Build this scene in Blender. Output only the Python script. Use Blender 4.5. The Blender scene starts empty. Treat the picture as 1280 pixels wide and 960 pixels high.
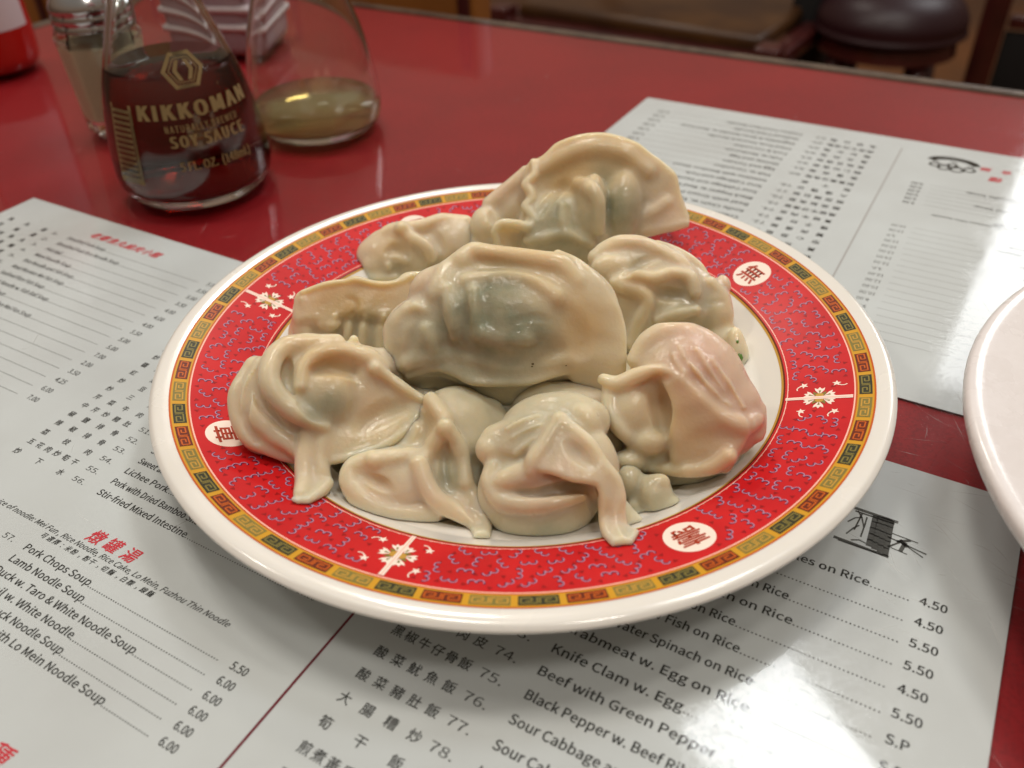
import bpy, math, random
import numpy as np
from mathutils import Matrix, Vector
random.seed(7)
rng = np.random.default_rng(5)
S = bpy.context.scene
C = S.collection
VOX = 1.7          # dumpling voxel size in photo pixels

# ------------------------------------------------------------------ camera
F, PITCH, ROLL, H = 1086.656, 0.6569075, -0.0336283, 0.1815206
cr, sr, cp, sp = math.cos(ROLL), math.sin(ROLL), math.cos(PITCH), math.sin(PITCH)
FWD = np.array([0, cp, -sp]); UP0 = np.array([0, sp, cp]); RT0 = np.array([1., 0, 0])
RT = cr*RT0 + sr*UP0; UP = -sr*RT0 + cr*UP0
CAM = np.array([0, 0, H])
cam = bpy.data.cameras.new('camera'); camo = bpy.data.objects.new('camera', cam); C.objects.link(camo)
camo.matrix_world = Matrix(((RT[0], UP[0], -FWD[0], 0), (RT[1], UP[1], -FWD[1], 0), (RT[2], UP[2], -FWD[2], H), (0, 0, 0, 1)))
cam.sensor_width = 36; cam.lens = F/1280*36; cam.clip_start = .01; cam.clip_end = 60
cam.dof.use_dof = True; cam.dof.focus_distance = .262; cam.dof.aperture_fstop = 11
S.camera = camo

# ------------------------------------------------------------------ light
W = bpy.data.worlds.new('World'); S.world = W; W.use_nodes = True
wn = W.node_tree.nodes; wl = W.node_tree.links
bg = wn['Background']; bg.inputs[1].default_value = 1.0
tc = wn.new('ShaderNodeTexCoord'); sx = wn.new('ShaderNodeSeparateXYZ'); wr = wn.new('ShaderNodeValToRGB')
wl.new(tc.outputs['Generated'], sx.inputs[0]); wl.new(sx.outputs['Z'], wr.inputs[0]); wl.new(wr.outputs[0], bg.inputs[0])
wr.color_ramp.elements[0].position = 0.0; wr.color_ramp.elements[0].color = (.10, .055, .035, 1)
wr.color_ramp.elements[1].position = .75; wr.color_ramp.elements[1].color = (.265, .235, .20, 1)
e = wr.color_ramp.elements.new(.3); e.color = (.24, .165, .115, 1)

def lamp(name, az, el, dist, sx_, sy_, rad, col, target=(0, .23, .01)):
    """rectangular lamp seen from the table at azimuth az / elevation el; rad = radiance"""
    L = bpy.data.lights.new(name, 'AREA'); L.shape = 'RECTANGLE'; L.size = sx_; L.size_y = sy_
    L.energy = rad*math.pi*sx_*sy_; L.color = col
    o = bpy.data.objects.new(name, L); C.objects.link(o)
    a, e_ = math.radians(az), math.radians(el); T = Vector(target)
    p = T+dist*Vector((math.sin(a)*math.cos(e_), math.cos(a)*math.cos(e_), math.sin(e_)))
    o.location = p; o.rotation_euler = (T-p).to_track_quat('-Z', 'Y').to_euler()
    return o
LROT = 58
WARM = (1, .925, .83); COOL = (.96, .98, 1)
lamp('window_light', 39.8, 27, 2.6, .62, .80, 7.0, COOL, (.21, .33, 0))
l_ = lamp('overhead_lamp', 30.5, 58.5, 1.9, .29, .36, 18, COOL, (.06, .115, 0)); l_.rotation_euler.rotate_axis('Z', math.radians(LROT))  # ceiling lamp whose reflection shows in the table glass
lamp('overhead_lamp', -35, 75, 2.0, .38, .32, 34, WARM)  # from here down: unseen lamps added for fill and glints on the dumplings
lamp('overhead_lamp', 150, 66, 2.0, .32, .30, 27, WARM)
lamp('overhead_lamp', -6, 42, 3.0, .38, .24, 36, WARM)
lamp('overhead_lamp', -80, 50, 3.0, .30, .30, 38, WARM)
lamp('overhead_lamp', 75, 66, 2.2, .24, .24, 38, WARM)

S.view_settings.view_transform = 'Standard'; S.view_settings.look = 'None'
S.view_settings.exposure = -0.13; S.view_settings.gamma = 1
S.render.engine = 'CYCLES'
try:
    S.cycles.use_denoising = True
    S.cycles.max_bounces = 14; S.cycles.transparent_max_bounces = 16; S.cycles.transmission_bounces = 12
    S.cycles.sample_clamp_indirect = 6; S.cycles.caustics_refractive = True; S.cycles.caustics_reflective = False
except Exception: pass

# ------------------------------------------------------------------ helpers
def ray(px, py):
    x = (px-640)/F; y = -(py-480)/F
    d = x*RT + y*UP + FWD
    return d
def P(px, py, z=0.):
    d = ray(px, py); t = (z-H)/d[2]
    return CAM + d*t
def PY(px, py, y):
    d = ray(px, py); return CAM + d*(y/d[1])
ANG = -0.540732907
UU = np.array([math.cos(ANG), math.sin(ANG)]); VV = np.array([math.sin(ANG), -math.cos(ANG)])
O0 = np.array([-0.23385453, 0.40239969])
def uvw(u, v, z=0.):          # sheet millimetres -> world
    p = O0 + UU*u*.001 + VV*v*.001; return np.array([p[0], p[1], z])
def uvpx(px, py):
    p = P(px, py)[:2]-O0; return p@UU*1000, p@VV*1000

def tag(o, label=None, cat=None, group=None, kind=None):
    for k, v_ in (('label', label), ('category', cat), ('group', group), ('kind', kind)):
        if v_: o[k] = v_
    return o
def empty(name, loc, rz=0):
    o = bpy.data.objects.new(name, None); C.objects.link(o); o.location = loc; o.rotation_euler = (0, 0, rz); o.empty_display_size = .02
    return o
def mesh_obj(name, V, Fc, mats, parent=None, fm=None, smooth=True, auto=None):
    me = bpy.data.meshes.new(name)
    me.from_pydata([tuple(map(float, p)) for p in V], [], [tuple(map(int, f)) for f in Fc])
    if not isinstance(mats, (list, tuple)): mats = [mats]
    for m in mats: me.materials.append(m)
    if fm is not None: me.polygons.foreach_set('material_index', np.asarray(fm, np.int32))
    me.polygons.foreach_set('use_smooth', np.full(len(me.polygons), smooth))
    me.update()
    o = bpy.data.objects.new(name, me); C.objects.link(o)
    if auto is not None:
        me.set_sharp_from_angle(angle=math.radians(auto))
    if parent: o.parent = parent
    return o
class MB:
    def __init__(s): s.V = []; s.F = []; s.M = []
    def add(s, V, Fc, m=0):
        b = len(s.V); s.V += [tuple(p) for p in V]; s.F += [tuple(i+b for i in f) for f in Fc]; s.M += [m]*len(Fc)
    def box(s, c, d, R=None, m=0, bev=0):
        c = np.array(c, float); d = np.array(d, float)/2
        R = np.eye(3) if R is None else R
        if bev:
            bm = bmesh.new(); bmesh.ops.create_cube(bm, size=1)
            for v_ in bm.verts: v_.co = Vector(v_.co[i]*2*d[i] for i in range(3))
            bmesh.ops.bevel(bm, geom=bm.edges[:], offset=bev, segments=3, profile=.5, affect='EDGES')
            bm.verts.index_update()
            s.add([c+R@np.array(v_.co) for v_ in bm.verts], [[v_.index for v_ in f.verts] for f in bm.faces], m); bm.free(); return
        V = [c+R@(np.array(k)*d) for k in ((-1,-1,-1),(1,-1,-1),(1,1,-1),(-1,1,-1),(-1,-1,1),(1,-1,1),(1,1,1),(-1,1,1))]
        s.add(V, [(0,3,2,1),(4,5,6,7),(0,1,5,4),(1,2,6,5),(2,3,7,6),(3,0,4,7)], m)
    def lathe(s, prof, n=64, m=0, c=(0, 0, 0), fac=None):
        V = []; Fc = []; k = len(prof)
        for i in range(n):
            a = 2*math.pi*i/n; f = 1 if fac is None else fac(a)
            for r, z in prof: V.append((c[0]+r*f*math.cos(a), c[1]+r*f*math.sin(a), c[2]+z))
        for i in range(n):
            j = (i+1) % n
            for q in range(k-1): Fc.append((i*k+q, j*k+q, j*k+q+1, i*k+q+1))
        s.add(V, Fc, m)
    def tube(s, pts, r, n=12, m=0):
        pts = np.array(pts, float); r = np.broadcast_to(r, len(pts)); V = []; Fc = []
        for i, p in enumerate(pts):
            t = pts[min(i+1, len(pts)-1)]-pts[max(i-1, 0)]; t /= np.linalg.norm(t)
            a = np.cross(t, (0, 0, 1)); a = np.array([1., 0, 0]) if np.linalg.norm(a) < 1e-4 else a/np.linalg.norm(a); b = np.cross(t, a)
            for k in range(n):
                th = 2*math.pi*k/n; V.append(p+r[i]*(math.cos(th)*a+math.sin(th)*b))
        for i in range(len(pts)-1):
            for k in range(n):
                l = (k+1) % n; Fc.append((i*n+k, i*n+l, (i+1)*n+l, (i+1)*n+k))
        Fc.append(tuple(range(n))[::-1]); Fc.append(tuple((len(pts)-1)*n+k for k in range(n)))
        s.add(V, Fc, m)
    def obj(s, name, mats, parent=None, smooth=True, auto=None):
        return mesh_obj(name, s.V, s.F, mats, parent, s.M, smooth, auto)
import bmesh

# ------------------------------------------------------------------ materials
def srgb(r, g, b):
    f = lambda c: (c/255/12.92 if c/255 <= .04045 else ((c/255+.055)/1.055)**2.4)
    return (f(r), f(g), f(b), 1)
def mat(name, col, rough=.5, spec=.5, metal=0, coat=0, coatr=.05, trans=0, ior=1.45, noise=None, bump=None, sss=0, sssr=(.004, .0025, .0015), rnoise=None):
    m = bpy.data.materials.new(name); m.use_nodes = True; nt = m.node_tree; b = nt.nodes['Principled BSDF']
    b.inputs['Base Color'].default_value = tuple(col[:3])+(1,); b.inputs['Roughness'].default_value = rough
    b.inputs['Specular IOR Level'].default_value = spec; b.inputs['Metallic'].default_value = metal
    b.inputs['Coat Weight'].default_value = coat; b.inputs['Coat Roughness'].default_value = coatr
    b.inputs['Transmission Weight'].default_value = trans; b.inputs['IOR'].default_value = ior
    if sss:
        b.inputs['Subsurface Weight'].default_value = sss; b.inputs['Subsurface Radius'].default_value = sssr; b.inputs['Subsurface Scale'].default_value = 1
    t = None
    if noise or bump or rnoise: t = nt.nodes.new('ShaderNodeTexCoord')
    if noise:      # (scale, colour2, lo, hi)
        n = nt.nodes.new('ShaderNodeTexNoise'); n.inputs['Scale'].default_value = noise[0]; n.inputs['Detail'].default_value = 6
        r = nt.nodes.new('ShaderNodeValToRGB'); r.color_ramp.elements[0].position = noise[2]; r.color_ramp.elements[1].position = noise[3]
        r.color_ramp.elements[0].color = tuple(col[:3])+(1,); r.color_ramp.elements[1].color = tuple(noise[1][:3])+(1,)
        nt.links.new(t.outputs['Object'], n.inputs['Vector']); nt.links.new(n.outputs[0], r.inputs[0]); nt.links.new(r.outputs[0], b.inputs['Base Color'])
    if rnoise:     # (scale, lo, hi)
        n = nt.nodes.new('ShaderNodeTexNoise'); n.inputs['Scale'].default_value = rnoise[0]; n.inputs['Detail'].default_value = 5
        r = nt.nodes.new('ShaderNodeMapRange'); r.inputs[1].default_value = .35; r.inputs[2].default_value = .7; r.inputs[3].default_value = rnoise[1]; r.inputs[4].default_value = rnoise[2]
        nt.links.new(t.outputs['Object'], n.inputs['Vector']); nt.links.new(n.outputs[0], r.inputs[0]); nt.links.new(r.outputs[0], b.inputs['Roughness'])
    if bump:       # (scale, strength, distance)
        n = nt.nodes.new('ShaderNodeTexNoise'); n.inputs['Scale'].default_value = bump[0]; n.inputs['Detail'].default_value = 4
        bp = nt.nodes.new('ShaderNodeBump'); bp.inputs['Strength'].default_value = bump[1]; bp.inputs['Distance'].default_value = bump[2]
        nt.links.new(t.outputs['Object'], n.inputs['Vector']); nt.links.new(n.outputs[0], bp.inputs['Height']); nt.links.new(bp.outputs[0], b.inputs['Normal'])
    return m

def glass_sheet_mat():
    m = bpy.data.materials.new('table_glass'); m.use_nodes = True; nt = m.node_tree; N = nt.nodes; L = nt.links
    for n in list(N): N.remove(n)
    out = N.new('ShaderNodeOutputMaterial'); mix = N.new('ShaderNodeMixShader'); tr = N.new('ShaderNodeBsdfTransparent'); gl = N.new('ShaderNodeBsdfGlossy'); fr = N.new('ShaderNodeFresnel')
    fr.inputs[0].default_value = 1.5
    tr.inputs[0].default_value = (.99, .995, .99, 1)
    t = N.new('ShaderNodeTexCoord')
    n1 = N.new('ShaderNodeTexNoise'); n1.inputs['Scale'].default_value = 38; n1.inputs['Detail'].default_value = 5; n1.inputs['Roughness'].default_value = .7
    n2 = N.new('ShaderNodeTexNoise'); n2.inputs['Scale'].default_value = 700; n2.inputs['Detail'].default_value = 3
    ma = N.new('ShaderNodeMath'); ma.operation = 'MULTIPLY'
    mr = N.new('ShaderNodeMapRange'); mr.inputs[1].default_value = .2; mr.inputs[2].default_value = .42; mr.inputs[3].default_value = .04; mr.inputs[4].default_value = .17
    for n in (n1, n2): L.new(t.outputs['Object'], n.inputs['Vector'])
    L.new(n1.outputs[0], ma.inputs[0]); L.new(n2.outputs[0], ma.inputs[1]); L.new(ma.outputs[0], mr.inputs[0]); L.new(mr.outputs[0], gl.inputs['Roughness'])
    ge = N.new('ShaderNodeNewGeometry'); inv = N.new('ShaderNodeMath'); inv.operation = 'SUBTRACT'; inv.inputs[0].default_value = 1; L.new(ge.outputs['Backfacing'], inv.inputs[1])
    ff = N.new('ShaderNodeMath'); ff.operation = 'MULTIPLY'; L.new(fr.outputs[0], ff.inputs[0]); L.new(inv.outputs[0], ff.inputs[1])
    L.new(ff.outputs[0], mix.inputs[0]); L.new(tr.outputs[0], mix.inputs[1]); L.new(gl.outputs[0], mix.inputs[2]); L.new(mix.outputs[0], out.inputs[0])
    return m

M = {}
def scratch_mat():
    m = bpy.data.materials.new('glass_scratch'); m.use_nodes = True; b = m.node_tree.nodes['Principled BSDF']
    b.inputs['Base Color'].default_value = (.7, .68, .66, 1); b.inputs['Roughness'].default_value = .4; b.inputs['Alpha'].default_value = .38; return m
M['scratch'] = scratch_mat()
M['red'] = mat('red_tabletop', srgb(140, 15, 23), .6, .3, noise=(9, srgb(126, 13, 21), .38, .66))
# fine woven dots in the red laminate
nt = M['red'].node_tree; b = nt.nodes['Principled BSDF']
wv = nt.nodes.new('ShaderNodeTexVoronoi'); wv.inputs['Scale'].default_value = 900
mp = nt.nodes.new('ShaderNodeMix'); mp.data_type = 'RGBA'; mp.blend_type = 'MULTIPLY'; mp.inputs[0].default_value = .5
mr = nt.nodes.new('ShaderNodeMapRange'); mr.inputs[1].default_value = .1; mr.inputs[2].default_value = .6; mr.inputs[3].default_value = .55; mr.inputs[4].default_value = 1.15
tcn = [n for n in nt.nodes if n.type == 'TEX_COORD'][0]; ramp = [n for n in nt.nodes if n.type == 'VALTORGB'][0]
nt.links.new(tcn.outputs['Object'], wv.inputs['Vector']); nt.links.new(wv.outputs['Distance'], mr.inputs[0]); nt.links.new(ramp.outputs[0], mp.inputs['A']); nt.links.new(mr.outputs[0], mp.inputs['B']); nt.links.new(mp.outputs['Result'], b.inputs['Base Color'])
M['glass_top'] = glass_sheet_mat()
M['edge'] = mat('edge_strip', (.12, .085, .06), .45, .4, metal=.2, noise=(60, (.06, .04, .03), .4, .6))
M['wood'] = mat('mahogany', (.07, .012, .010), .3, .5, coat=.3, noise=(12, (.035, .006, .006), .35, .65))
M['paper'] = mat('menu_paper', (.625, .655, .67), .7, .2, noise=(22, (.57, .59, .60), .35, .7))
M['ink'] = mat('black_ink', (.035, .035, .033), .7, .1)
M['redink'] = mat('red_ink', (.62, .05, .07), .7, .1)
M['lineink'] = mat('maroon_ink', (.16, .012, .025), .7, .1)
M['white'] = mat('melamine_white', (.80, .775, .72), .22, .5, coat=.5, coatr=.06, rnoise=(60, .16, .30), sss=.15, sssr=(.002, .0018, .0014))
M['p_red'] = mat('glaze_red', srgb(204, 28, 32), .42, .25, coat=.06, coatr=.2, noise=(45, srgb(192, 22, 28), .4, .6))
M['p_yel'] = mat('glaze_yellow', srgb(206, 152, 38), .42, .25, coat=.06, coatr=.2)
M['p_org'] = mat('glaze_orange', srgb(196, 92, 24), .42, .25, coat=.06, coatr=.2)
M['p_dk'] = mat('glaze_dark_green', srgb(52, 52, 34), .42, .25, coat=.06, coatr=.2)
M['p_br'] = mat('glaze_brown', srgb(104, 38, 18), .42, .25, coat=.06, coatr=.2)
M['p_ol'] = mat('glaze_olive', srgb(130, 118, 58), .42, .25, coat=.06, coatr=.2)
M['p_gold'] = mat('glaze_gold', srgb(196, 150, 62), .42, .25, coat=.06, coatr=.2)
M['p_lav'] = mat('glaze_lavender', srgb(176, 134, 162), .42, .25, coat=.06, coatr=.2)
M['p_pur'] = mat('glaze_purple', srgb(96, 22, 60), .42, .25, coat=.06, coatr=.2)
M['p_mar'] = mat('glaze_maroon', srgb(150, 14, 20), .42, .25, coat=.06, coatr=.2)
M['p_wht'] = mat('glaze_white', srgb(246, 228, 214), .42, .25, coat=.06, coatr=.2)
M['p_pink'] = mat('glaze_pink', srgb(248, 196, 180), .42, .25, coat=.06, coatr=.2)
M['p_char'] = mat('glaze_character', srgb(170, 58, 30), .42, .25, coat=.06, coatr=.2)

def dumpling_mat():
    m = bpy.data.materials.new('dumpling_dough'); m.use_nodes = True; nt = m.node_tree; N = nt.nodes; L = nt.links; b = N['Principled BSDF']
    at = N.new('ShaderNodeAttribute'); at.attribute_name = 'tint'; sp_ = N.new('ShaderNodeSeparateColor'); L.new(at.outputs['Color'], sp_.inputs[0])
    t = N.new('ShaderNodeTexCoord')
    def noise(sc, det=4, rough=.55):
        n = N.new('ShaderNodeTexNoise'); n.inputs['Scale'].default_value = sc; n.inputs['Detail'].default_value = det; n.inputs['Roughness'].default_value = rough
        L.new(t.outputs['Object'], n.inputs['Vector']); return n.outputs[0]
    def mix(fac, A, B):
        x = N.new('ShaderNodeMix'); x.data_type = 'RGBA'
        L.new(fac, x.inputs[0])
        for s_, i in ((A, 'A'), (B, 'B')):
            if isinstance(s_, tuple): x.inputs[i].default_value = s_+(1,)
            else: L.new(s_, x.inputs[i])
        return x.outputs['Result']
    def rng_(src, a, b_, c, d):
        r = N.new('ShaderNodeMapRange'); L.new(src, r.inputs[0])
        for i, v_ in zip((1, 2, 3, 4), (a, b_, c, d)): r.inputs[i].default_value = v_
        return r.outputs[0]
    def mul(a, b_, op='MULTIPLY'):
        x = N.new('ShaderNodeMath'); x.operation = op; x.use_clamp = True
        for i, s_ in enumerate((a, b_)):
            if isinstance(s_, float): x.inputs[i].default_value = s_
            else: L.new(s_, x.inputs[i])
        return x.outputs[0]
    base = mix(rng_(noise(70), .35, .7, 0, 1), (.72, .635, .45), (.655, .59, .43))
    base = mix(sp_.outputs[2], base, (.60, .40, .18))                      # tan dough, plus warm bounced light painted into the folds
    base = mix(sp_.outputs[1], base, (.66, .44, .345))                      # pink edge / meat
    f = mul(sp_.outputs[0], rng_(noise(140, 5), .3, .7, .7, 1.08))
    fcol = mix(rng_(noise(210, 3), .4, .65, 0, 1), (.295, .28, .185), (.265, .28, .185))
    base = mix(f, base, fcol)                                             # filling seen through the wrapper
    L.new(base, b.inputs['Base Color'])
    b.inputs['Subsurface Weight'].default_value = 1.0; b.inputs['Subsurface Radius'].default_value = (.0068, .0050, .0032); b.inputs['Subsurface Scale'].default_value = 1
    b.inputs['IOR'].default_value = 1.4
    b.inputs['Specular IOR Level'].default_value = .25; L.new(rng_(noise(90, 5), .3, .7, .25, .45), b.inputs['Roughness'])
    L.new(rng_(noise(130, 5, .7), .38, .66, .10, .95), b.inputs['Coat Weight']); b.inputs['Coat IOR'].default_value = 1.45
    L.new(rng_(noise(190, 5, .65), .35, .7, .03, .20), b.inputs['Coat Roughness'])
    bp = N.new('ShaderNodeBump'); bp.inputs['Strength'].default_value = .45; bp.inputs['Distance'].default_value = .0006
    hh = mul(rng_(noise(230, 4, .6), 0, 1, 0, .8), rng_(noise(1000, 3), 0, 1, 0, .26), 'ADD'); L.new(hh, bp.inputs['Height']); L.new(bp.outputs[0], b.inputs['Normal'])
    bp2 = N.new('ShaderNodeBump'); bp2.inputs['Strength'].default_value = .42; bp2.inputs['Distance'].default_value = .0010; L.new(hh, bp2.inputs['Height']); L.new(bp2.outputs[0], b.inputs['Coat Normal'])
    return m
M['dough'] = dumpling_mat()
M['green'] = mat('scallion_green', (.10, .22, .03), .3, .5, coat=.5)

def clear_glass(name, col=(.97, 1, .98)):
    return mat(name, col, .02, .5, trans=1, ior=1.47)
M['glass'] = clear_glass('bottle_glass')
def liquid(name, col, dens, tr=1, base=(1, 1, 1)):
    m = mat(name, base, .0, .5, trans=tr, ior=1.34)
    va = m.node_tree.nodes.new('ShaderNodeVolumeAbsorption'); va.inputs[0].default_value = tuple(col)+(1,); va.inputs[1].default_value = dens
    m.node_tree.links.new(va.outputs[0], m.node_tree.nodes['Material Output'].inputs['Volume'])
    return m
M['soy'] = liquid('soy_sauce', (.70, .20, .06), 105)
M['vin'] = liquid('rice_vinegar', (.94, .80, .42), 12, .8, (.96, .84, .52))
M['gold'] = mat('gold_print', (.25, .175, .07), .6, .5)
M['capred'] = mat('red_cap', (.5, .015, .012), .3, .5)
M['metal'] = mat('chrome_lid', (.55, .55, .56), .18, .5, metal=1)
M['pepper'] = mat('white_pepper', (.74, .63, .42), .9, .1, bump=(900, .6, .001))
M['ketchup'] = mat('ketchup_red', (.42, .012, .008), .22, .5, coat=.3)
M['label'] = mat('label_paper', (.62, .56, .58), .5, .3)
M['pale'] = mat('pale_plastic', (.42, .33, .36), .3, .5, noise=(40, (.36, .29, .33), .4, .6))
M['pale2'] = mat('pink_plastic', (.60, .30, .34), .35, .5)
M['vinyl'] = mat('maroon_vinyl', (.022, .004, .007), .42, .5)
M['black'] = mat('black_fabric', (.012, .011, .011), .7, .3)
M['floor'] = mat('floor_wood', (.24, .085, .018), .45, .4, noise=(3, (.13, .05, .014), .35, .65))
M['wallw'] = mat('wall_wood', (.30, .11, .022), .4, .4, noise=(6, (.20, .07, .015), .35, .65))

# ------------------------------------------------------------------ setting: floor, wall, table
R3 = np.array([[UU[0], -VV[0], 0], [UU[1], -VV[1], 0], [0, 0, 1]])     # table frame: x = text right, y = away, z up
fm_ = MB(); fm_.add([(-6, -3, -.75), (6, -3, -.75), (6, 9, -.75), (-6, 9, -.75)], [(0, 1, 2, 3)])
tag(fm_.obj('floor', M['floor'], smooth=False), kind='structure')

TL, TF = -273., -358.        # left and far table edge in sheet mm
TRr, TNr = 760., 420.
def tslab(b, z0, z1, gl=0, gf=0, m=0, bev=0):
    c = uvw((TL+gl+TRr)/2, (TF+gf+TNr)/2, (z0+z1)/2)
    b.box(c, ((TRr-TL-gl)*.001, (TNr-TF-gf)*.001, z1-z0), R3, m, bev)
table = empty('dining_table', uvw(240, 30, -.75))
tag(table, 'red restaurant table under a sheet of glass with a dull brown edge strip', 'table')
def ch(o, root):
    """parent o to root keeping world coordinates"""
    o.parent = root; o.matrix_parent_inverse = Matrix.LocRotScale(root.location, root.rotation_euler, None).inverted(); return o
b_ = MB(); tslab(b_, -.030, -.0032, 4, 4, 0); ch(b_.obj('tabletop', M['red'], smooth=False), table)
b_ = MB(); tslab(b_, -.0010, 0, 1.2, 1.2, 0); sr_ = random.Random(11)
for k in range(110):
    if k < 45: p_ = P(sr_.uniform(1105, 1270), sr_.uniform(505, 760)); a_ = sr_.gauss(-1.0, .5); l_s = sr_.uniform(.002, .014)
    else: p_ = uvw(sr_.uniform(-150, 480), sr_.uniform(-330, 200)); a_ = sr_.uniform(0, 3.1); l_s = sr_.uniform(.0015, .012)
    d_ = np.array((math.cos(a_), math.sin(a_), 0))*l_s/2; n_ = np.array((-d_[1], d_[0], 0))/l_s*2*sr_.uniform(.00004, .00009)
    bow = n_*sr_.uniform(-6, 6); z_ = np.array((0, 0, .00003+k*2e-7))
    b_.add([p_-d_+z_, p_+bow-n_+z_, p_+d_+z_, p_+bow+n_+z_], [(0, 1, 2, 3)], 1)
ch(b_.obj('glass_cover', [M['glass_top'], M['scratch']], smooth=False), table)
b_ = MB()
for (u0, v0, u1, v1) in ((TL, TF, TRr, TF), (TL, TF, TL, TNr), (TRr, TF, TRr, TNr), (TL, TNr, TRr, TNr)):
    p, q_ = uvw(u0, v0), uvw(u1, v1); d = q_-p; L_ = np.linalg.norm(d); x = d/L_; y = np.cross((0, 0, 1), x)
    b_.box((p+q_)/2+np.array([0, 0, -.0165]), (L_+.002, .0078, .0310), np.stack([x, y, (0, 0, 1)], 1), 0, .0012)
ch(b_.obj('edge_strip', M['edge'], auto=40), table)
for (u, v) in ((TL+60, TF+60), (TRr-60, TF+60), (TL+60, TNr-60), (TRr-60, TNr-60)):
    b_ = MB(); b_.box(uvw(u, v, -.39), (.055, .055, .718), R3, 0, .004); ch(b_.obj('leg', M['wood'], auto=40), table)

# ------------------------------------------------------------------ writing
FONT = None
try: FONT = bpy.data.fonts.load(bpy.utils.system_resource('DATAFILES', path='fonts')+'/Noto Sans CJK Regular.woff2')
except Exception: pass
TXT = {}
t_wide = lambda s: s in ('KIKKOMAN', 'SOY SAUCE', 'NATURALLY BREWED')
def glyphs(s, shear=0., bold=0.):
    k = (s, shear, bold)
    if k in TXT: return TXT[k]
    cu = bpy.data.curves.new('t', 'FONT'); cu.body = s; cu.size = 1; cu.shear = shear; cu.offset = bold; cu.resolution_u = 2; cu.space_character = 1.14 if t_wide(s) else 1
    cu.dimensions = '2D'
    if FONT and ord(s[0]) < 0x2e00: cu.font = FONT; cu.fill_mode = 'BOTH'
    o = bpy.data.objects.new('t', cu); C.objects.link(o)
    dg = bpy.context.evaluated_depsgraph_get(); me = o.evaluated_get(dg).to_mesh()
    n = len(me.vertices); V = np.zeros(n*3); me.vertices.foreach_get('co', V); V = V.reshape(-1, 3)[:, :2]
    Fc = [tuple(p.vertices) for p in me.polygons]
    o.evaluated_get(dg).to_mesh_clear(); C.objects.unlink(o); bpy.data.objects.remove(o); bpy.data.curves.remove(cu)
    TXT[k] = (V, Fc); return TXT[k]
CAPH = None
def cap_h():
    global CAPH
    if CAPH is None:
        V, _ = glyphs('H'); CAPH = (V[:, 1].max(), V[:, 0].max())
    return CAPH[0]

# menu sheet in its own millimetre frame: U right, V down
class Sheet:
    def __init__(s): s.b = MB()
    def pts(s, V, Fc, m, lift=.05): s.b.add([(x*.001, -y*.001, .00025+lift*.001) for x, y in V], Fc, m)
    def text(s, t, U, Vb, cap, width=None, m=1, shear=0., bold=0., align='l', hs=1.):
        G, Fc = glyphs(t, shear, 0)
        if not len(G): return U
        k = cap/cap_h(); x = G[:, 0]*k*hs; y = G[:, 1]*k
        if width: x = (x-x.min())/(x.max()-x.min())*width
        if align == 'r': x = x-x.max()
        s.pts(np.c_[U+x, Vb-y], Fc, m)
        if bold:
            for j, (ox, oy) in enumerate(((bold*2.6*cap, 0), (bold*1.3*cap, bold*1.6*cap))): s.pts(np.c_[U+x+ox, Vb-y-oy], Fc, m, .05+.012*(j+1))
        return U+x.max()
    def cjk(s, t, U0, U1, Vc, size, m=1, shear=0., bold=.012):
        """characters spread so that first/last centres are at U0 / U1"""
        n = len(t)
        for i, c in enumerate(t):
            if c == ' ': continue
            G, Fc = glyphs(c, shear, 0)
            if not len(G): continue
            cx = (G[:, 0].max()+G[:, 0].min())/2; k = size/1.0
            cu_ = U0 if n == 1 else U0+(U1-U0)*i/(n-1)
            for j, (ox, oy) in enumerate(((0, 0), (bold*1.6, 0), (0, bold*1.2))):
                s.pts(np.c_[cu_+(G[:, 0]-cx+ox)*k, Vc-(G[:, 1]-.36+oy)*k], Fc, m, .05+.012*j)
    def dots(s, U0, U1, V, r=.16, step=.78, m=1):
        n = int((U1-U0)/step)
        for i in range(max(n, 0)):
            x = U0+i*step; s.pts([(x-r, V-2*r), (x+r, V-2*r), (x+r, V), (x-r, V)], [(3, 2, 1, 0)], m)
    def line(s, pts, w, m=1, closed=False):
        pts = np.array(pts, float)
        for a, c in zip(pts[:-1], pts[1:]):
            d = c-a; l = np.linalg.norm(d)
            if l < 1e-6: continue
            n = np.array([-d[1], d[0]])/l*w/2; e_ = d/l*w*.25
            s.pts([a+n-e_, a-n-e_, c-n+e_, c+n+e_], [(0, 1, 2, 3)], m)
sh = Sheet()
SW, SH = 444., 227.
# the paper itself, slightly thick
sh.b.add([(0, 0, 0), (SW*.001, 0, 0), (SW*.001, -SH*.001, 0), (0, -SH*.001, 0), (0, 0, .00025), (SW*.001, 0, .00025), (SW*.001, -SH*.001, .00025), (0, -SH*.001, .00025)],
         [(3, 2, 1, 0), (4, 5, 6, 7), (0, 1, 5, 4), (1, 2, 6, 5), (2, 3, 7, 6), (3, 0, 4, 7)], 0)
sh.line([(297, 16), (297, 214)], .75, 3)
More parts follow.
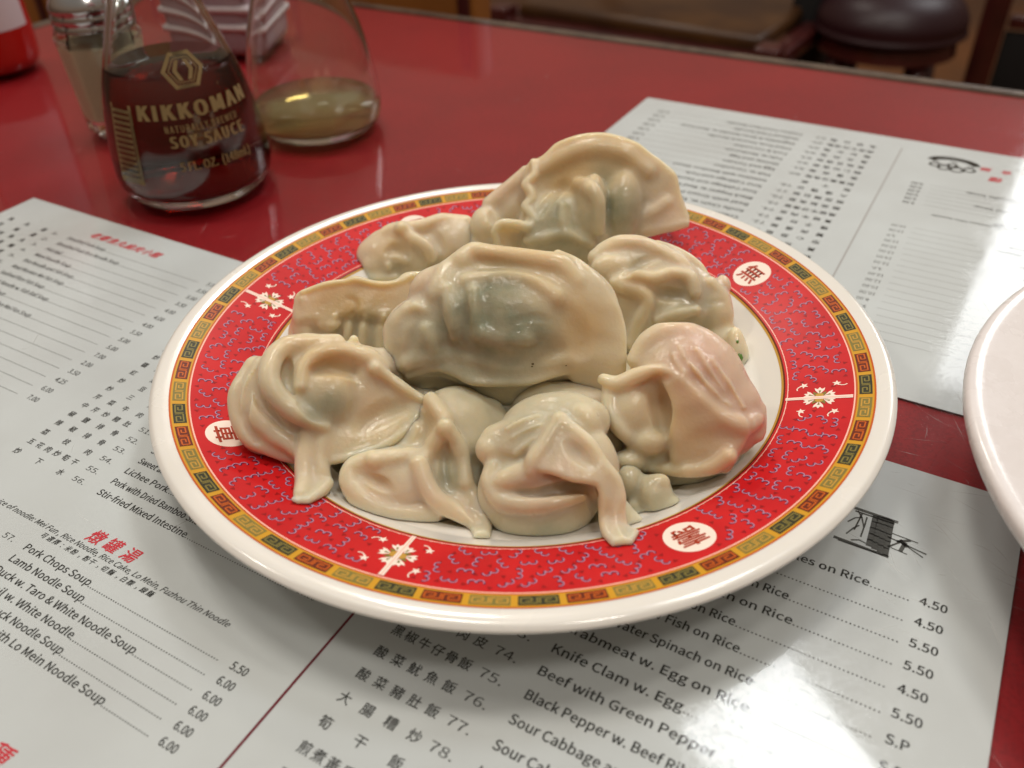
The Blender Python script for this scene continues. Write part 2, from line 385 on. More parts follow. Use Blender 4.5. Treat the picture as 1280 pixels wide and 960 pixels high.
# --- right column
colC = ['Pork and Salted Vegetables on Rice', 'Roast Duck Leg on Rice', 'Crispy Fried Chicken on Rice', 'Shredded Chicken on Rice', 'Sauteed Squid on Rice', 'Fried Yellow Fish on Rice', 'Fried Water Spinach on Rice',
        'Crabmeat w. Egg on Rice', 'Knife Clam w. Egg ', 'Beef with Green Pepper', 'Black Pepper w. Beef Rib', 'Sour Cabbage and Squid', 'Sour Cabbage and Pork', 'Intestine with Bamboo Shoot',
        'Fish w. Cucumber', 'Egg and Tomato', 'Shrimp and Egg', 'Tofu w. Mushroom', 'Pork & Cucumber', 'Fried Pork Stomach Noodle', 'Vegetable & Bean Noodle w. Beef Soup', 'Seafood Fried Noodle', 'Fuzhou Fried Rice Noodle']
priC = ['4.50', '4.50', '5.50', '5.50', '4.50', '5.50', 'S.P', 'S.P', '5.50', '5.50', '6.00', '5.50', '5.50', '5.50', '6.00', '5.00', '5.50', '5.00', '5.50', '6.00', '6.00', '6.50', '6.50']
cnC = ['排骨飯', '燒鴨飯', '炸雞飯', '鰻魚飯', '魷魚飯', '黃魚飯', '空心菜飯', '蟹肉蛋飯', '蟶子炒蛋', '青椒牛肉皮', '黑椒牛仔骨飯', '酸菜魷魚飯', '酸菜豬肚飯', '大腸糟炒', '筍干飯', '煎煮黃瓜魚飯', '蛋番茄飯', '蝦仁炒蛋飯', '香菇豆腐飯', '黃瓜肉飯', '豬肚炒麵', '蔬菜牛肉湯麵', '海鮮炒麵']
def row_v(k): return 52.0+7.22*k
for k, (t, p) in enumerate(zip(colC, priC)):
    v = row_v(k); e_ = sh.text(t, 347.2, v, 2.62, width={0: 63.6, 3: 49.3, 7: 47.3, 8: 34.0, 9: 44.5}.get(k), hs=.99, bold=.022)
    e2 = sh.text(p, 423.2, v-.3, 2.6, bold=.022)
    sh.dots(e_+.7, 422.2, v, .20, 1.02)
for k in range(23):
    v = row_v(k); 
    if k <= 12 or k > 14: sh.text('%d.' % (65+k), 334.8, v, 2.55, width=6.3)
    elif k == 13: sh.text('78.', 334.8, v, 2.55, width=6.3)
    n = len(cnC[k]); sh.cjk(cnC[k], 310.5, 330.6, v-1.35+.1, 3.5)
# --- middle column, upper list
cnB = {51: '中芹炒豬肚', 52: '椒鹽排骨', 53: '辣椒排骨', 54: '荔枝肉', 55: '五花肉炒筍干', 56: '炒下水'}
more = ['糖醋魚片', '清蒸全魚', '宮保雞丁', '蔥爆羊肉', '海蜇皮', '炒腰花', '芹菜牛肉', '炒三鮮', '炒豆腐', '紅燒肉', '醬爆茄子', '炒魷魚', '炒花蛤', '沙茶牛肉', '苦瓜排骨', '香酥鴨']
enB = {51: 'Pork Stomach w. Celery', 52: 'Salt & Pepper Pork Ribs', 53: 'Sweet and Sour Pork Ribs', 54: 'Lichee Pork', 55: 'Pork with Dried Bamboo Shoots', 56: 'Stir-fried Mixed Intestine'}
moreE = ['Sweet & Sour Fish', 'Whole Fish', 'Kung Po Chicken', 'Lamb w. Scallion', 'Jelly Fish', 'Pork Kidney', 'Beef w. Celery', 'Three Seafood', 'Sauteed Tofu', 'Braised Pork', 'Eggplant w. Garlic Sauce', 'Dried Squid', 'Clams', 'Beef w. Barbecue Sauce', 'Bitter Melon w. Ribs', 'Crispy Duck']
prB = ['10.00', '12.00', 'S.P', '12.00', '10.00', '12.00', '14.00', '12.00', 'S.P.', '12.00', '12.00', '10.00', '10.00', '8.00', '9.00', '11.00', '10.00']
for i, n in enumerate(range(56, 37, -1)):
    v = 126.4-5.24*i
    sh.cjk(cnB.get(n, more[i % 16]), 161.5, 182.6, v-1.1, 2.75)
    sh.text('%d.' % n, 188.3, v-.5, 1.95, width=5.1)
    t = enB.get(n, moreE[i % 16])
    e_ = sh.text(t, 200.4, v, 2.3, width={56: 37.3, 54: 18.4, 55: 41}.get(n), hs=.86, bold=.022)
    sh.dots(e_+.4, 277.2, v, .17, .92); sh.text(prB[i % 17], 285.2, v-.3, 2.15, align='r', hs=.86)
sh.cjk('小炒類', 215.5, 229.5, 17.5, 5.4, 2, .25, .02)
# --- middle column, noodle soup list
sh.cjk('燉罐湯', 215.4, 229.4, 138.4, 5.3, 2, .22, .022)
sh.text('Choice of noodle: Mei Fun , Rice Noodle, Rice Cake, Lo Mein, Fuzhou Thin Noodle', 172, 143.3, 1.75, width=99.2, shear=.32, bold=.014)
s_ = '可選擇：米粉，粉干，切麵，白粿，線麵'
sh.cjk(s_, 201.5, 245, 145.2, 2.1, 1, .2, .014)
soup = [('57.', 'Pork Chops Soup', '5.50', 152.0), ('58.', 'Lamb Noodle Soup ', '6.00', 156.6), ('59.', 'Duck w. Taro & White Noodle Soup', '6.00', 161.2), ('60.', 'Oxtail w. White Noodle', '6.00', 165.7), ('61.', 'House Duck Noodle Soup', '6.00', 170.2), ('62.', 'Beef Stew with Lo Mein Noodle Soup', '6.00', 174.7)]
for (n, t, p, v), wd in zip(soup, (27.5, 30.4, 55.6, 37.8, 39.4, 60.4)):
    sh.text(n, 190.4, v-.6, 1.95, width=4.6)
    e_ = sh.text(t, 200.2, v-.4, 2.3, width=wd, bold=.022); sh.dots(e_+.4, 277.6, v-.2, .18, .92); sh.text(p, 285.2, v, 2.25, align='r', hs=.9, bold=.022)
    sh.cjk('排骨湯麵', 164, 183, v-1.4, 2.5)
U_, V_ = uvpx(2, 945)
sh.cjk('種', U_-2.6, U_-2.6, V_, 6.2, 2, .2, .02)
# --- left column (soft in the photograph)
enA = ['Shredded Pork Soup', 'Shredded Pork Rice Noodle Soup', 'Fish Ball', 'Mixed Noodle Soup', 'Rice Noodle and Fish Soup', 'Meat Wonton Mei Fun Soup', 'Seafood Rice Fish Soup', 'Wheat Noodle w. Fish Ball Soup', 'Rice Cake Soup', 'House Vegetable Fun Mei Fun Soup', 'Noodle Soup', 'Duck Soup', 'Sliced Fish Soup', 'Clam Soup', 'Beef Noodle', 'Lamb Soup']
prA = ['5.00', '3.50', '5.00', '3.50', '4.00', '4.00', '4.00', '5.50', '5.00', '5.00', '7.00', '2.00', '3.50', '4.25', '6.00', '7.00']
cnA = ['魚丸湯', '肉絲湯', '福州魚丸', '什錦湯麵', '米粉魚湯', '扁肉米粉', '海鮮湯', '魚丸麵']
sh.cjk('老郷魚丸扁肉小館', 62, 101, 13.0, 5.0, 2, .3, .03)
for k in range(16):
    v = 21.4+5.65*k
    e_ = sh.text(enA[k], 51.5, v, 2.3, hs=.84, bold=.012)
    sh.dots(e_+.5, 135.6, v, .15, .66); sh.text(prA[k], 144.5, v, 2.2, align='r', hs=.9, bold=.012)
    sh.cjk(cnA[k % 8], 10.8, 34.5, v-1.2, 3.1, 1, 0, .03); sh.text('%d.' % (k+1), 41, v-.2, 2.0, width=4.6)
for k in range(13):
    v = 122+5.65*k
    sh.text(colC[k], 51.5, v, 2.3, hs=.8, bold=.008); sh.text(priC[k], 144.5, v, 2.2, align='r', hs=.9)
    sh.cjk(cnC[k][:5], 10.8, 34.5, v-1.2, 3.1, 1, 0, .02)
# --- little ink drawing of bamboo above the rice list
def bam(pts, w): sh.line([uvpx(*p) for p in pts], w, 4)
for (x0, y0, x1, y1, w) in ((1068, 627, 1124, 646, 1.1), (1045, 664, 1112, 689, 1.0), (1072, 632, 1120, 648, .6), (1050, 668, 1105, 687, .5)):
    bam([(x0, y0), (x1, y1)], w)
for i, (x0, y0, x1, y1) in enumerate(((1097, 638, 1088, 675), (1103, 639, 1095, 679), (1110, 641, 1102, 683), (1117, 643, 1109, 687))):
    for j in range(5):
        a, c_ = j/5+.02, (j+.86)/5+.02
        bam([(x0+(x1-x0)*a, y0+(y1-y0)*a), (x0+(x1-x0)*c_, y0+(y1-y0)*c_)], 1.55)
for (x0, y0, x1, y1) in ((1075, 632, 1082, 652), (1080, 635, 1070, 655), (1062, 645, 1078, 640), (1086, 640, 1078, 664), (1060, 660, 1076, 650), (1066, 668, 1084, 672)):
    bam([(x0, y0), ((x0+x1)/2+1, (y0+y1)/2-2), (x1, y1)], .45)
for (x0, y0, x1, y1, w) in ((1112, 664, 1160, 686, .5), (1118, 660, 1150, 672, .4), (1114, 676, 1130, 670, .6), (1128, 669, 1136, 676, 1.3), (1134, 672, 1128, 682, 1.1), (1124, 670, 1140, 669, .9), (1136, 676, 1156, 690, .4), (1112, 676, 1136, 686, .35)):
    bam([(x0, y0), (x1, y1)], w)
# --- picture at the foot of the middle column (seen upside down on the far sheet)
cx_, cy_ = 271., 205.
for i in range(26):
    a = math.pi*(.04+.92*i/25); r0 = 9.5
    p0 = (cx_+r0*1.25*math.cos(a), cy_+4-r0*.72*math.sin(a)*-1-3); p1 = (cx_+r0*.93*math.cos(a), cy_+.5+r0*.42*math.sin(a))
    sh.line([p0, p1], 1.5, 4)
for (x, y, r) in ((-8, -1, 2.6), (-2.5, -3.2, 3.0), (3.5, -3, 2.7), (8, -.5, 2.4), (0, 1.5, 2.2)):
    for j in range(9):
        a = j*2*math.pi/9; sh.line([(cx_+x+r*math.cos(a), cy_-4+y+r*.9*math.sin(a)), (cx_+x+r*math.cos(a+.7), cy_-4+y+r*.9*math.sin(a+.7))], 1.2, 4)
    sh.line([(cx_+x-r*.6, cy_+y), (cx_+x+r*.6, cy_+y+.4)], .8, 4)
sh.cjk('主食類', 238, 256, 205, 5.2, 2, .2, .02)
M['grey'] = mat('grey_ink', (.10, .10, .095), .7, .1)
near = sh.b.obj('menu_sheet', [M['paper'], M['ink'], M['redink'], M['lineink'], M['grey']], smooth=False)
near.location = tuple(uvw(0, 0, -.0025)); near.rotation_euler = (0, 0, ANG)
tag(near, 'white printed menu sheet under the glass with the plate of dumplings standing on it', 'menu', 'menu sheets under the glass')
far = near.copy(); C.objects.link(far)
far.location = tuple(uvw(661.5, -33.6, -.0025)); far.rotation_euler = (0, 0, ANG+math.pi)
tag(far, 'white menu sheet lying upside down behind the plate, beside the white dish', 'menu', 'menu sheets under the glass')

far.material_slots[3].link = 'OBJECT'; far.material_slots[3].material = mat('faded_ink', (.42, .40, .40), .7, .1)

# ------------------------------------------------------------------ plate
PC = np.array([0.00294453, 0.23270927])
PROF = [(0, .0050), (40, .0050), (60, .0053), (70, .0063), (77, .0093), (81, .0122), (84, .0144), (88, .0158), (96, .0183), (104, .0207), (109, .0221), (111.5, .0226), (113.4, .0226), (114.6, .0219), (115, .0213), (114.7, .0204), (113.4, .0196)]
def smooth_prof(pr, n=4):
    pr = np.array(pr, float); out = []
    for i in range(len(pr)-1):
        p0, p1, p2, p3 = pr[max(i-1, 0)], pr[i], pr[i+1], pr[min(i+2, len(pr)-1)]
        for k in range(n):
            t = k/n; out.append(p1+(p2-p1)*t if i < 6 else .5*((2*p1)+(-p0+p2)*t+(2*p0-5*p1+4*p2-p3)*t*t+(-p0+3*p1-3*p2+p3)*t**3))
    return out+[pr[-1]]
PT = np.array(smooth_prof(PROF, 6)); PT = PT[:int(PT[:, 0].argmax())]
def plate_z(r): return np.interp(r, PT[:, 0], PT[:, 1])
pl = MB()
prof = [(r*.001, z) for r, z in smooth_prof(PROF, 6)]+[(.109, .0181), (.100, .0154), (.092, .0118), (.084, .0086), (.078, .0048), (.074, .0022), (.068, .0014), (.064, .0003), (.060, .0003), (.058, .0016), (.030, .0018), (.0005, .0018)]
prof[0] = (.0004, prof[0][1])
pl.lathe(prof, 180, 0)
pl.V[-1] = pl.V[-1]
def pol(r, th, lift): return (r*.001*math.cos(th), r*.001*math.sin(th), plate_z(r)+lift*.001)
def ring(r0, r1, m, lift, n=240, a0=0, a1=2*math.pi, sub=None):
    sub = sub or max(1, int((r1-r0)/2.5)+1)
    rs = np.linspace(r0, r1, sub+1); V = []; Fc = []
    for i in range(n+1):
        th = a0+(a1-a0)*i/n
        for r in rs: V.append(pol(r, th, lift))
    k = sub+1
    for i in range(n):
        for j in range(sub): Fc.append((i*k+j, i*k+j+1, (i+1)*k+j+1, (i+1)*k+j))
    pl.add(V, Fc, m)
def motif(pts, r0, th0, rot, m, lift, faces=None, sc=1.):
    """2-D figure (mm; y outward) placed on the rim"""
    c_, s_ = math.cos(rot), math.sin(rot); V = []
    for x, y in pts:
        x, y = sc*(c_*x-s_*y), sc*(s_*x+c_*y); r = r0+y
        V.append(pol(r, th0-x/r0, lift))
    pl.add(V, faces or [tuple(range(len(pts)))], m)
def ribbon(pts, w, r0, th0, rot, m, lift, sc=1.):
    pts = np.array(pts, float); n = len(pts); L_ = []; R_ = []
    for i in range(n):
        d = pts[min(i+1, n-1)]-pts[max(i-1, 0)]; d /= np.linalg.norm(d)+1e-9; nn = np.array([-d[1], d[0]])*w/2/sc
        L_.append(pts[i]+nn); R_.append(pts[i]-nn)
    motif(L_+R_, r0, th0, rot, m, lift, [(i, i+1, n+i+1, n+i) for i in range(n-1)], sc)
MI = ['white', 'p_red', 'p_yel', 'p_org', 'p_dk', 'p_br', 'p_ol', 'p_gold', 'p_lav', 'p_pur', 'p_mar', 'p_wht', 'p_pink', 'p_char']
I = {k: i for i, k in enumerate(MI)}
ring(84.4, 103.3, I['p_red'], .05, 360)
ring(83.3, 83.9, I['p_gold'], .06); ring(83.9, 84.4, I['p_br'], .06)
ring(103.3, 103.7, I['p_pink'], .06); ring(103.7, 104.2, I['p_org'], .06)
ring(104.2, 108.7, I['p_yel'], .06, 360); ring(108.6, 109.1, I['p_org'], .10)
ring(85.0, 85.25, I['p_pink'], .09)
NB = 60; OFF = math.radians(-20.2)
def fr_line(pts, r0, th, m, w=.42, flip=1): ribbon([(flip*x, y) for x, y in pts], w, r0, th, 0, m, .16)
for i in range(NB):
    th = OFF+(i+.5)*2*math.pi/NB; r0 = 106.35; col = (I['p_dk'], I['p_br'], I['p_ol'])[i % 3]; ln = (I['p_gold'], I['p_org'], I['p_dk'])[i % 3] if i % 3 != 2 else I['p_gold']
    if i % 3 == 0: ln = I['p_ol']
    if i % 3 == 1: ln = I['p_org']
    w, h = 4.75, 1.72
    motif([(-w, -h), (0, -h), (w, -h), (w, h), (0, h), (-w, h)], r0, th, 0, col, .11)
    for f in (1, -1):
        for a_, c_ in zip(((.3, -1.15), (.3, 1.0), (4.1, 1.0), (4.1, -.9), (1.6, -.9), (1.6, .25)), ((.3, 1.0), (4.1, 1.0), (4.1, -.9), (1.6, -.9), (1.6, .25), (3.0, .25))):
            ribbon([(f*a_[0], f*a_[1]), (f*c_[0], f*c_[1])], .40, r0, th, 0, ln, .16)
def circ(r, n=40, sx_=1.): return [(r*sx_*math.cos(2*math.pi*k/n), r*math.sin(2*math.pi*k/n)) for k in range(n)]
# medallions with the four characters
for k, cth in enumerate('無疆萬壽'):
    th = math.radians(25.0+90*k); r0 = 94.2
    motif(circ(6.5), r0, th, 0, I['p_wht'], .10)
    G, Fc = glyphs(cth, 0, 0); G = G-np.array([(G[:, 0].max()+G[:, 0].min())/2, (G[:, 1].max()+G[:, 1].min())/2])
    for j, (ox, oy) in enumerate(((0, 0), (.24, 0), (0, .2), (.24, .2))): motif([(g[0]+ox-.12, g[1]+oy-.1) for g in G*8.6], r0, th, 0, I['p_char'], .14+.012*j, Fc)
def star(r0, th, rot, sc=1.):
    pts = []
    for k in range(10):
        a = math.pi/2+k*math.pi/5; r = 1.35 if k % 2 == 0 else .6
        pts.append((r*math.cos(a), r*math.sin(a)))
    motif(pts, r0, th, rot, I['p_wht'], .12, None, sc)
    ribbon([(.5, -.5), (1.3, -1.0), (2.2, -1.0), (2.9, -.5)], .35, r0, th, rot, I['p_wht'], .125, sc)
# dividers, flowers and stars
for k in range(4):
    th = math.radians(-20.2+90*k)
    ribbon([(0, -9.3), (0, 0), (0, 9.0)], 1.35, 94, th, 0, I['p_wht'], .20); ribbon([(0, -9.3), (0, 0), (0, 9.0)], .35, 94, th, 0, I['p_pink'], .24)
    for s_ in (1, -1):
        for a in (20, 55, 90, 125, 160):
            a_ = math.radians(a-90)
            cxx, cyy = s_*(.6+1.5*math.cos(a_)), 1.6*math.sin(a_)
            tip = (s_*(.6+3.9*math.cos(a_)), 3.9*math.sin(a_)); n_ = np.array([-math.sin(a_)*s_, math.cos(a_)])
            if a in (20, 90, 160):
                m_ = [(cxx, cyy), tuple(np.array(tip)-n_*1.15+np.array((0, 0))), tuple(np.array(tip)*.86), (tip[0]*1.08, tip[1]*1.08), tuple(np.array(tip)*.86), tuple(np.array(tip)+n_*1.15)]
                T_ = np.array(tip)*1.12; B_ = np.array((cxx, cyy))*.8
                motif([tuple(B_), tuple(B_*.4+T_*.6-n_*1.25), tuple(T_*.97-n_*1.45), tuple(T_*.86-n_*.55), tuple(T_*1.05), tuple(T_*.86+n_*.55), tuple(T_*.97+n_*1.45), tuple(B_*.4+T_*.6+n_*1.25)], 94, th, 0, I['p_wht'], .13)
                motif([(cxx*.95, cyy*.95), (tip[0]*.8-n_[0]*.35, tip[1]*.8-n_[1]*.35), (tip[0]*.8+n_[0]*.35, tip[1]*.8+n_[1]*.35)], 94, th, 0, I['p_ol'], .15)
            else:
                q_ = np.array(tip)*.82
                motif([(cxx*.5, cyy*.5), tuple(q_*.6-n_*.65), tuple(q_), tuple(q_*.6+n_*.65)], 94, th, 0, I['p_ol'], .16)
        motif(circ(1.15, 12), 94, th-s_*1.1/94, 0, I['p_gold'], .17)
        star(89.6, th-s_*6.6/92, s_*.5); star(98.6, th-s_*6.8/97, -s_*.9+.6)
# scroll curls and little triangles
def arc(cx, cy, r, a0, a1, n=9): return [(cx+r*math.cos(math.radians(a0+(a1-a0)*k/n)), cy+r*math.sin(math.radians(a0+(a1-a0)*k/n))) for k in range(n+1)]
pr_ = random.Random(3)
rows = [86.9, 91.0, 95.1, 99.2]
for ri, r0 in enumerate(rows):
    n = int(2*math.pi*r0/6.3)
    for i in range(n):
        th = 2*math.pi*(i+(.5 if ri % 2 else 0))/n+pr_.uniform(-.006, .006); rr = r0+pr_.uniform(-.35, .35)+.4
        t_ = math.degrees(th)
        dm = min(abs((t_-(25+90*k)+180) % 360-180) for k in range(4))*math.pi/180*rr
        dd = min(abs((t_-(-20.2+90*k)+180) % 360-180) for k in range(4))*math.pi/180*rr
        rot = pr_.choice((0, math.pi, math.pi/2, -math.pi/2, .8, -.8))+pr_.uniform(-.3, .3)
        if math.hypot(dm, rr-94.2) > 8.6 and dd > 9.0 and 85.6 < rr < 102.2:
            for sgn in (-1, 1):
                A = arc(sgn*1.22, 0, 1.12, -35 if sgn > 0 else 215, 188 if sgn > 0 else -8, 9)
                ribbon([(x+.18, y-.26) for x, y in A], .50, rr, th, rot, I['p_pur'], .09, .84)
                ribbon(A, .31, rr, th, rot, I['p_lav'], .13, .84)
        th2 = th+math.pi/n+pr_.uniform(-.008, .008); r2 = r0+2.0+pr_.uniform(-.5, .5)
        t2 = math.degrees(th2); dm = min(abs((t2-(25+90*k)+180) % 360-180) for k in range(4))*math.pi/180*r2
        dd = min(abs((t2-(-20.2+90*k)+180) % 360-180) for k in range(4))*math.pi/180*r2
        if math.hypot(dm, r2-94.2) > 7.6 and dd > 4.6 and r2 < 102.4:
            motif([(-.75, -.45), (.75, -.45), (.1, .75)], r2, th2, pr_.uniform(0, 6.28), I['p_mar'], .10)
plate = pl.obj('dinner_plate', [M[k] for k in MI])
plate.location = (PC[0], PC[1], 0.0003)
tag(plate, 'round white plate with a red and gold patterned rim, heaped with dumplings', 'plate')

b_ = MB(); ng = 120; V_ = [(0, 0, .0071)]
for k in range(ng):
    a_ = 2*math.pi*k/ng; V_.append((.0724*math.cos(a_), .0724*math.sin(a_), .0071))
b_.add(V_, [(0, 1+k, 1+(k+1) % ng) for k in range(ng)])
def broth_mat():
    m = bpy.data.materials.new('thin_broth'); m.use_nodes = True; nt = m.node_tree; N = nt.nodes; L = nt.links
    for n in list(N): N.remove(n)
    out = N.new('ShaderNodeOutputMaterial'); mix = N.new('ShaderNodeMixShader'); tr = N.new('ShaderNodeBsdfTransparent'); gl = N.new('ShaderNodeBsdfGlossy'); fr = N.new('ShaderNodeFresnel')
    fr.inputs[0].default_value = 1.36; tr.inputs[0].default_value = (.90, .86, .74, 1); gl.inputs['Roughness'].default_value = .02
    tc_ = N.new('ShaderNodeTexCoord'); no = N.new('ShaderNodeTexNoise'); no.inputs['Scale'].default_value = 90; bp = N.new('ShaderNodeBump'); bp.inputs['Strength'].default_value = .3; bp.inputs['Distance'].default_value = .001
    L.new(tc_.outputs['Object'], no.inputs['Vector']); L.new(no.outputs[0], bp.inputs['Height']); L.new(bp.outputs[0], gl.inputs['Normal'])
    L.new(fr.outputs[0], mix.inputs[0]); L.new(tr.outputs[0], mix.inputs[1]); L.new(gl.outputs[0], mix.inputs[2]); L.new(mix.outputs[0], out.inputs[0]); return m
M['broth'] = broth_mat()
b_.obj('broth', M['broth'], plate)

# white dish at the right edge of the frame
DC = (.2399, .1383); DR = .1247
b_ = MB()
kd = DR/.115
pr2 = [(r*.001*kd, z*1.36) for r, z in smooth_prof([(0, .004), (40, .004), (56, .005), (66, .0075), (73, .0125), (80, .0155), (92, .0182), (104, .0210), (109, .0221), (111.5, .0226), (113.4, .0226), (114.6, .0219), (115, .0206), (114.5, .0192), (112.8, .0182)], 3)]
pr2 += [(r*kd, z*1.36) for r, z in ((.109, .0171), (.100, .0150), (.090, .0128), (.080, .0100), (.074, .0060), (.066, .0018), (.062, .0002), (.058, .0002), (.056, .0014), (.0005, .0014))]
pr2[0] = (.0004, pr2[0][1])
b_.lathe(pr2, 128)
M['dish'] = mat('dish_white', (.80, .76, .75), .3, .5, coat=.5, coatr=.1, rnoise=(120, .2, .4), bump=(260, .25, .0006))
dish = b_.obj('white_dish', M['dish']); dish.location = (DC[0], DC[1], .0004)
tag(dish, 'plain white dish cut off by the picture edge, right of the dumplings', 'dish')

# ------------------------------------------------------------------ dispensers, shaker, bottle
def sprof(pts, n=6):
    pts = np.array(pts, float); out = []
    for i in range(len(pts)-1):
        p0, p1, p2, p3 = pts[max(i-1, 0)], pts[i], pts[i+1], pts[min(i+2, len(pts)-1)]
        for k in range(n):
            t = k/n; out.append(tuple(.5*((2*p1)+(-p0+p2)*t+(2*p0-5*p1+4*p2-p3)*t*t+(-p0+3*p1-3*p2+p3)*t**3)))
    return out+[tuple(pts[-1])]
def dispenser(name, x, y, sc, level, liq, liqname, label, cat):
    root = empty(name, (x, y, .0002)); tag(root, label, cat)
    out = sprof([(.0335, .0012), (.0368, .006), (.0380, .015), (.0366, .032), (.0328, .052), (.0272, .070), (.0202, .090), (.0152, .106), (.0136, .118), (.0134, .128)])
    out = [(r*sc, z*sc) for r, z in out]
    wall = .0022
    inn = [(max(r-wall, .002), z) for r, z in out if z > .0055*sc]
    b = MB()
    loop = [(.0004, .0030*sc), (.020*sc, .0022*sc), (.029*sc, .0002)]+[(out[0][0]-.0015, .0002)]+out+[(inn[-1][0], out[-1][1])]+inn[::-1]+[(inn[0][0]*.8, .0052*sc), (.0004, .0056*sc)]
    b.lathe(loop, 96); b.obj('glass_body', M['glass'], root)
    # the liquid, a hair larger than the cavity so no air film shows
    zi = np.array([z for r, z in inn]); ri = np.array([r for r, z in inn])
    zz = np.linspace(.0054*sc, level, 24); prof_ = [(.0003, .0050*sc)]+[(np.interp(zi[0], zi, ri)*.8, .0050*sc)]+[(float(np.interp(z, zi, ri))+.00012, float(z)) for z in zz[1:]]+[(.0003, level)]
    b = MB(); b.lathe(prof_, 96); b.obj(liqname, liq, root)
    zt = out[-1][1]
    b = MB(); b.lathe([(.0003, zt+.022), (.010, zt+.0215), (.0145, zt+.019), (.0165, zt+.012), (.0172, zt+.0005), (.0168, zt-.004), (.0152, zt-.004), (.0152, zt+.0004), (.0003, zt+.0004)], 48); cap = b.obj('cap', M['capred'], root, auto=50)
    for s_ in (1, -1):
        b = MB(); b.tube([(s_*.012, 0, zt+.010), (s_*.019, 0, zt+.013), (s_*.024, 0, zt+.0175)], [.004, .0035, .0025]); b.obj('spout', M['capred'], cap)
    return root, out
soy, soyout = dispenser('soy_sauce_dispenser', -.1520, .4080, .965, .061, M['soy'], 'soy_sauce', 'glass dispenser of dark soy sauce with gold printing, in front of the shaker', 'sauce bottle')
vin, _ = dispenser('vinegar_dispenser', -.1035, .4800, .94, .0160, M['vin'], 'rice_vinegar', 'clear glass dispenser nearly empty, a little pale vinegar at its bottom', 'vinegar bottle')
def bottle_print(items, root, outp, az0):
    """items: list of (verts2D metres (x along, z up), faces); wrapped on the bottle wall"""
    zr = np.array([z for r, z in outp]); rr = np.array([r for r, z in outp]); V = []; Fc = []
    for pts, fc in items:
        bse = len(V)
        for x, z in pts:
            r = float(np.interp(z, zr, rr))+.00015; r0 = .036; a = az0+x/r0; r += (len(V) % 7)*6e-6
            V.append((r*math.cos(a), r*math.sin(a), z))
        Fc += [tuple(i+bse for i in f) for f in fc]
    o = mesh_obj('label_print', V, Fc, M['gold'], root, smooth=False); return o
def tx(t, xc, z, cap, width=None, bold=0.):
    G, Fc = glyphs(t, 0, 0); k = cap/cap_h(); x = G[:, 0]-(G[:, 0].max()+G[:, 0].min())/2
    kx = width/(x.max()-x.min()) if width else k; V = []; FF = []
    for ox in ((0, bold, bold*2) if bold else (0,)):
        FF += [tuple(i+len(V) for i in f) for f in Fc]; V += [(xc+(a+ox)*kx, z+b*k) for a, b in zip(x, G[:, 1])]
    return (np.array(V), FF)
items = [tx('KIKKOMAN', 0, .0440, .0064, .058, .028), tx('NATURALLY BREWED', .001, .0385, .0030, .036, .01), tx('SOY SAUCE', .002, .0320, .0050, .036, .03), tx('5 FL. OZ.  (148mL)', .003, .0215, .0040, .034, .015), tx('®', .0155, .0535, .0016)]
def poly_ring(ns, r0, r1, xc, zc, rot=0):
    V = [(xc+1.16*r*math.cos(rot+2*math.pi*k/ns), zc+.8*r*math.sin(rot+2*math.pi*k/ns)) for k in range(ns) for r in (r0, r1)]
    return (V, [(2*k, 2*k+1, (2*k+3) % (2*ns), (2*k+2) % (2*ns)) for k in range(ns)])
ze = .0630
items += [poly_ring(6, .0082, .0104, -.001, ze, 0), poly_ring(6, .0066, .0072, -.001, ze, 0)]
for s_ in (-1, 1):
    items.append(([(-.001+s_*.0012, ze-.0040), (-.001+s_*.0034, ze-.0040), (-.001+s_*.0058, ze), (-.001+s_*.0034, ze+.0040), (-.001+s_*.0012, ze+.0040), (-.001+s_*.0034, ze)], [(0, 1, 2, 5), (5, 2, 3, 4)]))
# gold panel of small print on the left
for k in range(13):
    z = .0165+k*.0025
    items.append(([(-.0455, z), (-.0340, z), (-.0340, z+.0014), (-.0455, z+.0014)], [(0, 1, 2, 3)]))
items += [([(-.0342, .015), (-.0325, .015), (-.0325, .050), (-.0342, .050)], [(0, 1, 2, 3)]), ([(-.0470, .015), (-.0457, .015), (-.0457, .050), (-.0470, .050)], [(0, 1, 2, 3)]), ([(-.0457, .015), (-.0342, .015), (-.0342, .0175), (-.0457, .0175)], [(0, 1, 2, 3)])]
az = math.atan2(0-.409, 0+.1585)
bottle_print(items, soy, soyout, az+.19)

# faceted glass shaker
sk = empty('pepper_shaker', (-.2165, .4870, .0002)); tag(sk, 'small glass shaker of pale pepper with a metal lid, left behind the soy sauce', 'shaker')
fc8 = lambda a: 1/max(math.cos(((a+math.pi/8) % (math.pi/4))-math.pi/8), .93)
b = MB(); b.lathe([(.0004, .002), (.012, .0015), (.0150, 0), (.0166, .002), (.0170, .008), (.0190, .046), (.0196, .052), (.0180, .056), (.0174, .066), (.0154, .066), (.0158, .056), (.0174, .050), (.0148, .0095), (.0004, .0085)], 64, fac=fc8)
b.obj('glass_body', M['glass'], sk, auto=25)
b = MB(); b.lathe([(.0003, .0083), (.0149, .0092), (.0173, .048), (.0003, .0495)], 64, fac=fc8); b.obj('pepper', M['pepper'], sk, auto=25)
b = MB(); b.lathe([(.0003, .080), (.008, .0795), (.014, .076), (.0178, .070), (.0188, .0675), (.0188, .0655), (.0181, .0645), (.0188, .0630), (.0190, .0605), (.0183, .0595), (.0190, .0580), (.0190, .0562), (.0184, .0560), (.0184, .0662), (.0003, .0668)], 64); b.obj('metal_lid', M['metal'], sk, auto=50)

